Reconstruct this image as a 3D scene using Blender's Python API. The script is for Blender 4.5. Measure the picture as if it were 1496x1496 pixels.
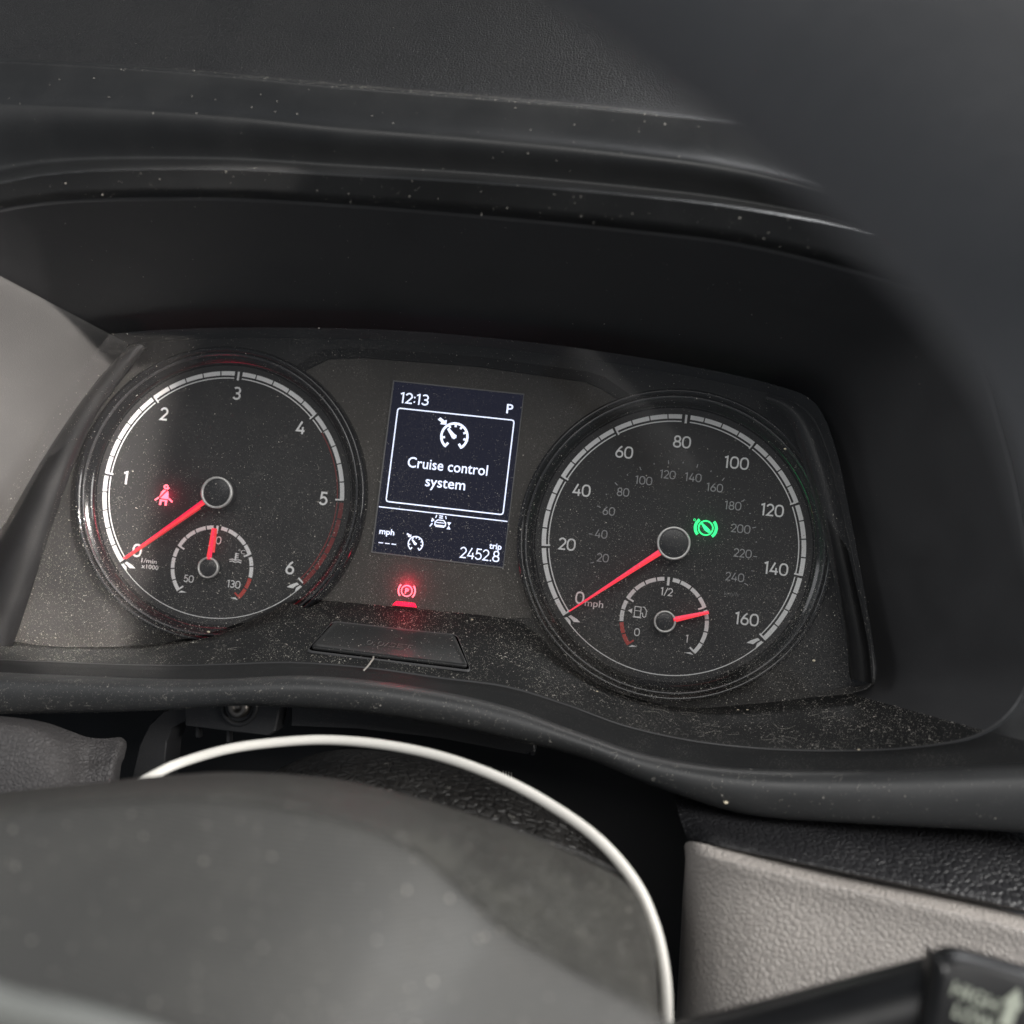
import bpy, math, random
import numpy as np
from mathutils import Matrix, Vector

random.seed(7); rng = np.random.default_rng(7)
S = 0.001                       # all lengths below are millimetres
scene = bpy.context.scene
for o in list(bpy.data.objects): bpy.data.objects.remove(o)

# ------------------------------------------------------------------ camera
CP = np.array([53.717, -336.392, -15.276])
CM = np.array([[0.98981, 0.11270, -0.08707], [0.07942, 0.07068, 0.99433], [0.11822, -0.99111, 0.06101]])  # right, down, forward
FPX = 1399.83
cam_d = bpy.data.cameras.new('camera'); cam = bpy.data.objects.new('camera', cam_d)
scene.collection.objects.link(cam); scene.camera = cam
cam.matrix_world = Matrix(((CM[0, 0], -CM[0, 1], -CM[0, 2], CP[0]*S), (CM[1, 0], -CM[1, 1], -CM[1, 2], CP[1]*S),
                           (CM[2, 0], -CM[2, 1], -CM[2, 2], CP[2]*S), (0, 0, 0, 1)))
cam_d.sensor_width = 36; cam_d.lens = 36*FPX/1496
cam_d.clip_start = 0.005; cam_d.clip_end = 20
cam_d.dof.use_dof = True; cam_d.dof.focus_distance = 0.322; cam_d.dof.aperture_fstop = cam_d.lens/4.2

# ------------------------------------------------------------------ light
world = bpy.data.worlds.new('World'); scene.world = world; world.use_nodes = True
bgn = world.node_tree.nodes['Background']; bgn.inputs[0].default_value = (0.80, 0.88, 1.0, 1); bgn.inputs[1].default_value = 0.14

def area(name, loc, target, sx, sy, power, col=(1, 1, 1)):
    d = bpy.data.lights.new(name, 'AREA'); d.shape = 'RECTANGLE'; d.size = sx; d.size_y = sy; d.energy = power; d.color = col
    o = bpy.data.objects.new(name, d); scene.collection.objects.link(o)
    o.location = Vector(loc)*S
    o.rotation_euler = (Vector(target)-Vector(loc)).to_track_quat('-Z', 'Y').to_euler()
    return o
area('windscreen_daylight', (150, 480, 1050), (0, -100, 60), 1.3, 0.4, 30, (0.97, 0.98, 1))
area('door_window_daylight', (900, -330, 230), (-60, -20, 0), 0.5, 0.45, 12, (1, 0.98, 0.95))
area('cabin_rear_daylight', (150, -1250, 640), (0, 0, 0), 1.4, 0.6, 9.5, (1, 0.98, 0.95))
area('bezel_arc_fill', (-1150, -380, 330), (60, 0, 0), 0.6, 0.45, 3.2, (0.97, 0.98, 1))  # fill lamp added on the left for highlight arcs on the bezels
# the shaft of sun that comes in over the driver's shoulder and falls on the left cheek of the hood pocket
t_sun = Vector((0.60, -0.72, 0.325)).normalized(); e_sun = Vector((0.72, 0.60, 0)).normalized(); n_sun = t_sun.cross(e_sun)
if n_sun.z < 0: n_sun = -n_sun
c_sun = Vector((-109, 0, 54)) - e_sun*35 - n_sun*62 + t_sun*520
sun = area('sun_shaft', c_sun, c_sun-t_sun, 0.07, 0.125, 0.085, (1, 0.93, 0.87)); sun.data.spread = math.radians(1.5)

scene.view_settings.view_transform = 'Standard'; scene.view_settings.look = 'None'
scene.view_settings.exposure = 0.08; scene.view_settings.gamma = 1

# ------------------------------------------------------------------ geometry helpers
def at(px, py, Y):
    """the point of the plane y=Y seen at a pixel of the 1496 px photograph"""
    d = CM @ np.array([(px-748)/FPX, (py-748)/FPX, 1.0])
    return CP + d*((Y-CP[1])/d[1])
ORG = {}
def empty(name, loc):
    o = bpy.data.objects.new(name, None); scene.collection.objects.link(o); o.empty_display_size = 0.01
    o.location = Vector([float(c) for c in loc])*S; ORG[o.name] = np.array(loc, float); return o
def tag(o, label=None, cat=None, group=None, kind=None):
    if label: o['label'] = label
    if cat: o['category'] = cat
    if group: o['group'] = group
    if kind: o['kind'] = kind
    return o
def mk(name, verts, faces, mat, parent=None, smooth=False):
    v = np.asarray(verts, float); org = np.zeros(3)
    if parent is not None: org = ORG[parent.name]
    me = bpy.data.meshes.new(name); me.from_pydata([tuple(p) for p in (v-org)*S], [], faces)
    me.update()
    me.materials.append(mat)
    if smooth: me.polygons.foreach_set('use_smooth', [True]*len(me.polygons))
    o = bpy.data.objects.new(name, me); scene.collection.objects.link(o)
    if parent is not None: o.parent = parent
    ORG[o.name] = org
    return o
class MB:
    def __init__(s): s.v = []; s.f = []
    def add(s, v, f):
        b = len(s.v); s.v += [tuple(p) for p in v]; s.f += [tuple(i+b for i in q) for q in f]; return s
    def build(s, name, mat, parent=None, smooth=False): return mk(name, s.v, s.f, mat, parent, smooth)
def cr(P, n):
    """Catmull-Rom through the rows of P, n samples per span"""
    P = np.asarray(P, float); Q = np.vstack([2*P[0]-P[1], P, 2*P[-1]-P[-2]]); out = []
    for i in range(1, len(Q)-2):
        for k in range(n):
            t = k/n; a, b, c, d = Q[i-1], Q[i], Q[i+1], Q[i+2]
            out.append(.5*((2*b)+(-a+c)*t+(2*a-5*b+4*c-d)*t*t+(-a+3*b-3*c+d)*t**3))
    out.append(Q[-2]); return np.array(out)
def crc(P, n):
    P = np.asarray(P, float); m = len(P); out = []
    for i in range(m):
        for k in range(n):
            t = k/n; a, b, c, d = P[i-1], P[i], P[(i+1) % m], P[(i+2) % m]
            out.append(.5*((2*b)+(-a+c)*t+(2*a-5*b+4*c-d)*t*t+(-a+3*b-3*c+d)*t**3))
    return np.array(out)
def grid(rows, closed=False):
    n = len(rows[0]); v = [p for r in rows for p in r]; f = []
    for i in range(len(rows)-1):
        for j in range(n if closed else n-1):
            k = (j+1) % n; f.append((i*n+j, i*n+k, (i+1)*n+k, (i+1)*n+j))
    return v, f
def px3(L): return np.array([at(*p) for p in L])
def loft(name, rows, mat, parent=None, n=8, m=5, closed=False, cross=True):
    R = [(crc if closed else cr)(px3(r) if len(r[0]) == 3 else r, n) for r in rows]
    if cross:
        R = np.array(R); A = [cr(R[:, j], m) for j in range(R.shape[1])]; R = list(np.array(A).transpose(1, 0, 2))
    v, f = grid(R, closed); return mk(name, v, f, mat, parent, True)
def prism(poly, Y, depth, px=True):
    """outline (pixels or x,z) at plane Y, extruded back by depth, with a small bevel"""
    P = np.array([at(a, b, Y) for a, b in poly]) if px else np.array([(a, Y, b) for a, b in poly])
    n = len(P); c = P.mean(0); bv = min(.5, depth*.4)
    L = np.linalg.norm(P-c, axis=1, keepdims=True); inner = P-(P-c)/L*bv
    mid = P.copy(); mid[:, 1] += bv; back = P.copy(); back[:, 1] += depth
    v = list(inner)+list(mid)+list(back)
    f = [tuple(range(n))]
    for r in range(2):
        for j in range(n):
            k = (j+1) % n; f.append((r*n+j, (r+1)*n+j, (r+1)*n+k, r*n+k))
    return v, f
def tube(path, r, seg=14, n=10, caps=True):
    P = cr(path, n); T = np.gradient(P, axis=0); T /= np.linalg.norm(T, axis=1)[:, None]
    if np.isscalar(r): r = [r]*len(P)
    else: r = np.interp(np.linspace(0, 1, len(P)), np.linspace(0, 1, len(r)), r)
    up = np.array([0.13, .97, .21]); v = []; f = []
    for p, t, q in zip(P, T, r):
        a = np.cross(t, up); a /= np.linalg.norm(a); b = np.cross(t, a)
        v += [p+q*(a*math.cos(2*math.pi*k/seg)+b*math.sin(2*math.pi*k/seg)) for k in range(seg)]
    for i in range(len(P)-1):
        for k in range(seg):
            l = (k+1) % seg; f.append((i*seg+k, i*seg+l, (i+1)*seg+l, (i+1)*seg+k))
    if caps: f += [tuple(range(seg)), tuple(reversed(range((len(P)-1)*seg, len(P)*seg)))]
    return v, f
def lathe(cx, cz, prof, seg=96):
    """prof: (radius, Y) pairs around an axis along y"""
    v = []; f = []
    for r, y in prof:
        v += [(cx+r*math.cos(2*math.pi*k/seg), y, cz+r*math.sin(2*math.pi*k/seg)) for k in range(seg)]
    for i in range(len(prof)-1):
        for k in range(seg):
            l = (k+1) % seg; f.append((i*seg+k, i*seg+l, (i+1)*seg+l, (i+1)*seg+k))
    return v, f
def disc(cx, cz, r, y, seg=96): return [(cx+r*math.cos(2*math.pi*k/seg), y, cz+r*math.sin(2*math.pi*k/seg)) for k in range(seg)], [tuple(range(seg))]
def arcband(cx, cz, r0, r1, a0, a1, y):
    """flat printed band, angles in degrees"""
    n = max(1, int(abs(a1-a0)/1.5)); v = []; f = []
    for k in range(n+1):
        t = math.radians(a0+(a1-a0)*k/n)
        v += [(cx+r0*math.cos(t), y, cz+r0*math.sin(t)), (cx+r1*math.cos(t), y, cz+r1*math.sin(t))]
    for k in range(n): f.append((2*k, 2*k+1, 2*k+3, 2*k+2))
    return v, f
def radial(cx, cz, r0, r1, a, w, y):
    t = math.radians(a); c, s = math.cos(t), math.sin(t); o = []
    for r, q in ((r0, -w/2), (r1, -w/2), (r1, w/2), (r0, w/2)): o.append((cx+r*c-q*s, y, cz+r*s+q*c))
    return o, [(0, 1, 2, 3)]
# flat frame for print: origin, u axis, v axis, normal towards the viewer (all mm)
class Fr:
    def __init__(s, o, u=(1, 0, 0), v=(0, 0, 1)):
        s.o = np.array(o, float); s.u = np.array(u, float); s.v = np.array(v, float)
        nn = np.cross(s.u, s.v); s.n = nn/np.linalg.norm(nn)
    def p(s, a, b, h=0): return s.o+s.u*a+s.v*b+s.n*h
def ribbon(mb, fr, pts, w, closed=False, h=0):
    P = np.array(pts, float); n = len(P); L = []
    for i in range(n):
        a = P[i-1] if (i > 0 or closed) else None; b = P[(i+1) % n] if (i < n-1 or closed) else None
        t1 = None if a is None else (P[i]-a)/np.linalg.norm(P[i]-a); t2 = None if b is None else (b-P[i])/np.linalg.norm(b-P[i])
        if t1 is None: t1 = t2
        if t2 is None: t2 = t1
        m = t1+t2; m /= np.linalg.norm(m)+1e-9; nv = np.array([-m[1], m[0]]); k = 1/max(.45, float(np.dot(m, t1)))
        L.append((P[i]+nv*w/2*k, P[i]-nv*w/2*k))
    v = [fr.p(q[0], q[1], h) for l in L for q in l]; f = []
    for i in range(n if closed else n-1):
        j = (i+1) % n; f.append((2*i, 2*i+1, 2*j+1, 2*j))
    mb.add(v, f)
def poly(mb, fr, pts, h=0): mb.add([fr.p(a, b, h) for a, b in pts], [tuple(range(len(pts)))])
def arc(cx, cy, rx, ry, a0, a1, n=14):
    return [(cx+rx*math.cos(math.radians(a0+(a1-a0)*k/n)), cy+ry*math.sin(math.radians(a0+(a1-a0)*k/n))) for k in range(n+1)]
# rounded geometric digits: strokes in a box of height 1 (advance, strokes)
def se(cx, cy, rx, ry, p=2.5, n=36):
    o = []
    for k in range(n):
        t = 2*math.pi*k/n; c, s = math.cos(t), math.sin(t)
        o.append((cx+rx*math.copysign(abs(c)**(2/p), c), cy+ry*math.copysign(abs(s)**(2/p), s)))
    return o
W = .115
DG = {
 '0': (.80, [('c', se(.36, .5, .30, .44))]),
 '1': (.46, [('o', [(.02, .84), (.24, .942), (.24, 0)])]),
 '2': (.66, [('o', arc(.28, .68, .25, .263, 165, -28, 14)+[(.07, .062), (.57, .062)])]),
 '3': (.66, [('o', [(.06, .88)]+arc(.27, .72, .235, .225, 112, -78, 12)), ('o', [(.2, .495)]+arc(.27, .285, .26, .225, 78, -155, 14))]),
 '4': (.74, [('o', [(.40, .98), (.06, .26), (.66, .26)]), ('o', [(.5, .56), (.5, 0)])]),
 '5': (.68, [('o', [(.54, .942), (.14, .942), (.11, .53)]+arc(.28, .33, .27, .275, 105, -155, 16))]),
 '6': (.72, [('c', se(.33, .31, .26, .25, 2.2)), ('o', [(.50, .96), (.32, .80), (.14, .52), (.08, .36)])]),
 '8': (.72, [('c', se(.33, .72, .215, .215, 2.2)), ('c', se(.33, .275, .265, .22, 2.3))]),
 '9': (.72, [('c', se(.33, .68, .26, .25, 2.2)), ('o', [(.16, .03), (.34, .2), (.52, .48), (.58, .62)])]),
 '/': (.46, [('o', [(.02, -.04), (.40, 1.0)])]),
 '.': (.24, [('o', [(.1, 0), (.1, .13)])]),
 ':': (.26, [('o', [(.1, .14), (.1, .28)]), ('o', [(.1, .56), (.1, .70)])]),
}
def digits(mb, fr, s, h, cx=0, cy=0, w=W, sx=1.0, gap=0.0, lift=0):
    adv = sum(DG[c][0]+gap for c in s)-gap-.08
    x = cx-adv*h*sx/2; k = 0
    for c in s:
        for kind, pts in DG[c][1]:
            ribbon(mb, fr, [(x+a*h*sx, cy-h/2+b*h) for a, b in pts], w*h, kind == 'c', lift+k*.012); k += 1
        x += (DG[c][0]+gap)*h*sx
def letters(mb, fr, s, h, cx=0, cy=0, sx=1.0, bold=0.0, width=None, lift=0, shear=0):
    """built-in vector font, h = capital height"""
    cu = bpy.data.curves.new('t', 'FONT'); cu.body = s; cu.size = 1; cu.offset = bold; cu.resolution_u = 3; cu.shear = shear
    o = bpy.data.objects.new('t', cu); scene.collection.objects.link(o)
    bpy.context.view_layer.update()
    me = bpy.data.meshes.new_from_object(o.evaluated_get(bpy.context.evaluated_depsgraph_get()))
    v = np.array([q.co[:2] for q in me.vertices]); f = [tuple(p.vertices) for p in me.polygons]
    bpy.data.objects.remove(o); bpy.data.curves.remove(cu); bpy.data.meshes.remove(me)
    k = h/0.73; w0 = (v[:, 0].max()-v[:, 0].min())*k
    if width: sx = width/w0
    x = (v[:, 0]-(v[:, 0].max()+v[:, 0].min())/2)*k*sx; y = v[:, 1]*k-h/2
    mb.add([fr.p(cx+a, cy+b, lift) for a, b in zip(x, y)], f)

# ------------------------------------------------------------------ materials
def newmat(name):
    m = bpy.data.materials.new(name); m.use_nodes = True; nt = m.node_tree; b = nt.nodes['Principled BSDF']; return m, nt, b
def nd(nt, t, **k):
    n = nt.nodes.new(t)
    for a, b in k.items():
        if a.startswith('i_'): n.inputs[a[2:].replace('_', ' ')].default_value = b
        else: setattr(n, a, b)
    return n
def plastic(name, col, rough=.5, grain=0.0, gscale=2.0, dust=0.0, dcol=(.30, .285, .26), spec=.5, kind='noise', mott=.08, dist=.1, dth=.62, rvar=.1):
    """moulded plastic: colour with slight mottling, fine moulded grain, settled dust specks. gscale in features per mm"""
    m, nt, b = newmat(name); L = nt.links
    tc = nd(nt, 'ShaderNodeTexCoord'); co = tc.outputs['Object']
    n1 = nd(nt, 'ShaderNodeTexNoise'); n1.inputs['Scale'].default_value = 45; n1.inputs['Detail'].default_value = 6; L.new(co, n1.inputs['Vector'])
    mr = nd(nt, 'ShaderNodeMapRange'); mr.inputs[1].default_value = .3; mr.inputs[2].default_value = .7
    mr.inputs[3].default_value = 1-mott; mr.inputs[4].default_value = 1+mott; L.new(n1.outputs[0], mr.inputs[0])
    mul = nd(nt, 'ShaderNodeVectorMath', operation='SCALE'); mul.inputs[0].default_value = col[:3]; L.new(mr.outputs[0], mul.inputs['Scale'])
    out = mul.outputs[0]
    r2 = nd(nt, 'ShaderNodeMapRange'); r2.inputs[1].default_value = .3; r2.inputs[2].default_value = .7
    r2.inputs[3].default_value = rough-rvar; r2.inputs[4].default_value = rough+rvar; L.new(n1.outputs[0], r2.inputs[0]); L.new(r2.outputs[0], b.inputs['Roughness'])
    if dust > 0:
        n2 = nd(nt, 'ShaderNodeTexNoise'); n2.inputs['Scale'].default_value = 3200; n2.inputs['Detail'].default_value = 3; n2.inputs['Roughness'].default_value = .7; L.new(co, n2.inputs['Vector'])
        n3 = nd(nt, 'ShaderNodeTexNoise'); n3.inputs['Scale'].default_value = 90; n3.inputs['Detail'].default_value = 4; L.new(co, n3.inputs['Vector'])
        ad = nd(nt, 'ShaderNodeMath', operation='MULTIPLY_ADD'); L.new(n3.outputs[0], ad.inputs[0]); ad.inputs[1].default_value = .28; L.new(n2.outputs[0], ad.inputs[2])
        th = nd(nt, 'ShaderNodeMapRange'); th.inputs[1].default_value = dth+.14; th.inputs[2].default_value = dth+.24; th.inputs[4].default_value = dust; L.new(ad.outputs[0], th.inputs[0])
        mx = nd(nt, 'ShaderNodeMix', data_type='RGBA'); L.new(th.outputs[0], mx.inputs[0]); L.new(out, mx.inputs[6]); mx.inputs[7].default_value = (*dcol, 1)
        out = mx.outputs[2]
    L.new(out, b.inputs['Base Color']); b.inputs['Specular IOR Level'].default_value = spec
    if grain > 0:
        if kind == 'leather':
            g = nd(nt, 'ShaderNodeTexVoronoi', feature='DISTANCE_TO_EDGE'); g.inputs['Scale'].default_value = gscale*1000
            nw = nd(nt, 'ShaderNodeTexNoise'); nw.inputs['Scale'].default_value = gscale*900; L.new(co, nw.inputs['Vector'])
            wa = nd(nt, 'ShaderNodeVectorMath', operation='MULTIPLY_ADD'); L.new(nw.outputs['Color'], wa.inputs[0]); wa.inputs[1].default_value = (.0003/gscale,)*3; L.new(co, wa.inputs[2])
            L.new(wa.outputs[0], g.inputs['Vector'])
            gm = nd(nt, 'ShaderNodeMapRange'); gm.interpolation_type = 'SMOOTHSTEP'; gm.inputs[1].default_value = 0; gm.inputs[2].default_value = .22; L.new(g.outputs['Distance'], gm.inputs[0])
            nf = nd(nt, 'ShaderNodeTexNoise'); nf.inputs['Scale'].default_value = gscale*2600; L.new(co, nf.inputs['Vector'])
            ga = nd(nt, 'ShaderNodeMath', operation='MULTIPLY_ADD'); L.new(nf.outputs[0], ga.inputs[0]); ga.inputs[1].default_value = .5; L.new(gm.outputs[0], ga.inputs[2]); gout = ga.outputs[0]
        else:
            g = nd(nt, 'ShaderNodeTexNoise'); g.inputs['Scale'].default_value = gscale*1000; g.inputs['Detail'].default_value = 3; L.new(co, g.inputs['Vector']); gout = g.outputs[0]
        bp = nd(nt, 'ShaderNodeBump'); bp.inputs['Strength'].default_value = grain; bp.inputs['Distance'].default_value = dist*S; L.new(gout, bp.inputs['Height']); L.new(bp.outputs[0], b.inputs['Normal'])
    return m
def emis(name, col, e, base=None, rough=.4):
    m, nt, b = newmat(name); b.inputs['Base Color'].default_value = (*(base or col), 1)
    b.inputs['Emission Color'].default_value = (*col, 1); b.inputs['Emission Strength'].default_value = e; b.inputs['Roughness'].default_value = rough; return m
M = {}
M['liner'] = plastic('liner_plastic', (.042, .042, .044), .62, .25, 5, .12, mott=.12, spec=.35)
M['brow'] = plastic('hood_plastic', (.020, .0205, .021), .42, .35, 4, .10, spec=.5)
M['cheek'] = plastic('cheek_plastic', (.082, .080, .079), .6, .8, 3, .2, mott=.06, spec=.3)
M['seam'] = plastic('edge_highlight_plastic', (.06, .06, .062), .4, .2, 5, .1)  # paler than the plastic around it: thin edge highlights put into the colour
M['dash'] = plastic('dashboard_plastic', (.013, .013, .0135), .6, .7, 1.1, .05, kind='leather', dist=.25)
M['lip'] = plastic('lower_lip_plastic', (.046, .047, .048), .45, .3, 4, .15, dth=.62)
M['shelf'] = plastic('shelf_plastic', (.014, .0145, .015), .65, .35, 5, .25, dth=.60, spec=.25)
M['panel'] = plastic('panel_plastic', (.020, .0195, .019), .6, .15, 6, .12, dth=.60, spec=.3)
M['surround'] = plastic('surround_plastic', (.060, .055, .049), .7, .15, 8, .35, dth=.57, spec=.3)
M['stripe'] = plastic('stripe_plastic', (.008, .008, .008), .7, .1, 6, .1, spec=.15)
M['dial'] = plastic('dial_plastic', (.026, .0255, .026), .7, .2, 8, .22, dth=.58, spec=.3)
M['gloss'] = plastic('gloss_black', (.005, .005, .0055), .14, 0, 1, .06, dth=.60, rvar=.04)
M['cap'] = plastic('hub_cap_plastic', (.018, .018, .02), .35, .1, 8, .3, dth=.60)
M['chrome'], _, b = newmat('satin_chrome'); b.inputs['Base Color'].default_value = (.66, .65, .63, 1); b.inputs['Metallic'].default_value = .55; b.inputs['Roughness'].default_value = .42
M['print'] = plastic('white_print', (.80, .80, .80), .55, 0, 1, 0, mott=.04)
M['print_grey'] = plastic('grey_print', (.33, .33, .34), .55, 0, 1, 0, mott=.06)
M['print_dim'] = plastic('dim_print', (.15, .15, .15), .55, 0, 1, 0, mott=.06)
M['print_red'] = plastic('red_print', (.50, .05, .035), .55, 0, 1, 0, mott=.06)
M['print_dark_red'] = plastic('dark_red_print', (.17, .016, .015), .55, 0, 1, 0, mott=.3)
M['needle'] = emis('needle_plastic', (1.0, .010, .085), .70, (.7, .02, .05), .35)
M['needle_highlight'] = emis('needle_highlight_plastic', (1.0, .035, .065), .80, (.8, .06, .05), .35)  # one facet coloured brighter to paint the lit streak along the needle
M['needle_side'] = emis('needle_side_plastic', (1.0, .03, .05), .50, (.9, .06, .05), .5)
M['red_light'] = emis('red_light', (1.0, .22, .28), 1.5)
M['red_reflection'] = emis('red_reflection_glow', (1.0, .008, .07), .75)
M['green_light'] = emis('green_light', (.03, .85, .26), 1.0)
M['screen_bg'] = emis('screen_backlight', (.006, .007, .018), 1.0, (.003, .003, .005), .7); M['screen_bg'].node_tree.nodes['Principled BSDF'].inputs['Specular IOR Level'].default_value = .1
M['screen_ink'] = emis('screen_ink', (.74, .80, 1.0), 1.1)
M['cable'] = plastic('cable_sheath', (.95, .92, .85), .6, 0, 1, .12, dcol=(.5, .46, .4), dth=.66, mott=.04)
M['cowl'] = plastic('cowl_vinyl', (.012, .011, .010), .48, 1.0, .35, .15, kind='leather', dist=.5, dth=.62)
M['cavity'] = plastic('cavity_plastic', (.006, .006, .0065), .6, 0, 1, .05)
M['bracket'] = plastic('bracket_plastic', (.034, .034, .036), .45, .1, 4, .25, dth=.60)
M['screw'], _, b = newmat('screw_metal'); b.inputs['Base Color'].default_value = (.32, .29, .26, 1); b.inputs['Metallic'].default_value = 1; b.inputs['Roughness'].default_value = .4
M['grey_vinyl'] = plastic('grey_trim_vinyl', (.44, .405, .375), .5, 1.0, .66, 0, kind='leather', dist=.22, mott=.06)
M['side_vinyl'] = plastic('side_trim_vinyl', (.085, .080, .080), .6, .9, .75, .1, kind='leather', dist=.3, dcol=(.3, .25, .2))
M['black_vinyl'] = plastic('black_trim_vinyl', (.020, .020, .022), .42, 1.0, .5, .1, kind='leather', dist=.3)
M['pad'] = plastic('wheel_pad_plastic', (.068, .066, .061), .6, .7, 1.6, .25, dcol=(.35, .33, .28), dth=.60)
M['pad_band'] = plastic('wheel_pad_grain', (.062, .060, .053), .5, 1.0, .8, .5, kind='leather', dist=.7, dcol=(.35, .34, .28), dth=.58)
M['rim'] = plastic('wheel_rim_leather', (.16, .16, .162), .7, .6, .6, .05, kind='leather', dist=.3)
M['spoke'] = plastic('spoke_trim_plastic', (.13, .135, .125), .5, 0, 1, 0)
M['stalk'] = plastic('stalk_plastic', (.010, .010, .0105), .38, .2, 3, .1)
M['stalk_ink'] = plastic('stalk_ink', (.50, .53, .44), .5, 0, 1, 0)
M['dust'] = plastic('dust_flake', (.46, .435, .39), .9, 0, 1, 0, mott=.3)
M['lint'] = plastic('lint_fibre', (.42, .40, .36), .8, 0, 1, 0, mott=.2)
M['crumb'] = plastic('crumb', (.72, .64, .48), .8, 0, 1, 0, mott=.2)
_m = M['pad']; _nt = _m.node_tree; _b = _nt.nodes['Principled BSDF']; _old = _b.inputs['Normal'].links[0].from_node
_w = nd(_nt, 'ShaderNodeTexWave'); _w.inputs['Scale'].default_value = 520; _w.inputs['Distortion'].default_value = .4; _w.bands_direction = 'Z'
_tc = nd(_nt, 'ShaderNodeTexCoord'); _nt.links.new(_tc.outputs['Object'], _w.inputs['Vector'])
_bp = nd(_nt, 'ShaderNodeBump'); _bp.inputs['Strength'].default_value = .9; _bp.inputs['Distance'].default_value = .12*S; _nt.links.new(_w.outputs[1], _bp.inputs['Height']); _nt.links.new(_bp.outputs[0], _old.inputs['Normal'])
# clear dusty cover: transparent with a fresnel gloss and a film of dust
m, nt, b = newmat('clear_dusty_cover'); L = nt.links; nt.nodes.remove(b)
outn = nt.nodes['Material Output']
tr = nd(nt, 'ShaderNodeBsdfTransparent'); gl = nd(nt, 'ShaderNodeBsdfGlossy'); gl.inputs['Roughness'].default_value = .07; df = nd(nt, 'ShaderNodeBsdfDiffuse'); df.inputs['Color'].default_value = (.52, .49, .46, 1)
fr_ = nd(nt, 'ShaderNodeFresnel'); fr_.inputs[0].default_value = 1.6
tc = nd(nt, 'ShaderNodeTexCoord')
n1 = nd(nt, 'ShaderNodeTexNoise'); n1.inputs['Scale'].default_value = 2600; n1.inputs['Detail'].default_value = 3; n1.inputs['Roughness'].default_value = .75; L.new(tc.outputs['Object'], n1.inputs['Vector'])
n2 = nd(nt, 'ShaderNodeTexNoise'); n2.inputs['Scale'].default_value = 30; n2.inputs['Detail'].default_value = 5; L.new(tc.outputs['Object'], n2.inputs['Vector'])
ad = nd(nt, 'ShaderNodeMath', operation='MULTIPLY_ADD'); L.new(n2.outputs[0], ad.inputs[0]); ad.inputs[1].default_value = .25; L.new(n1.outputs[0], ad.inputs[2])
sx_ = nd(nt, 'ShaderNodeSeparateXYZ'); L.new(tc.outputs['Object'], sx_.inputs[0])
zz = nd(nt, 'ShaderNodeMapRange'); zz.inputs[1].default_value = .06; zz.inputs[2].default_value = -.06; zz.inputs[3].default_value = -.02; zz.inputs[4].default_value = .075; L.new(sx_.outputs[2], zz.inputs[0])
ad2 = nd(nt, 'ShaderNodeMath', operation='ADD'); L.new(ad.outputs[0], ad2.inputs[0]); L.new(zz.outputs[0], ad2.inputs[1])
th = nd(nt, 'ShaderNodeMapRange'); th.inputs[1].default_value = .70; th.inputs[2].default_value = .86; th.inputs[3].default_value = .014; th.inputs[4].default_value = .30; L.new(ad2.outputs[0], th.inputs[0])
m1 = nd(nt, 'ShaderNodeMixShader'); L.new(th.outputs[0], m1.inputs[0]); L.new(tr.outputs[0], m1.inputs[1]); L.new(df.outputs[0], m1.inputs[2])
m2 = nd(nt, 'ShaderNodeMixShader'); L.new(fr_.outputs[0], m2.inputs[0]); L.new(m1.outputs[0], m2.inputs[1]); L.new(gl.outputs[0], m2.inputs[2]); L.new(m2.outputs[0], outn.inputs[0])
M['cover'] = m

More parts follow.
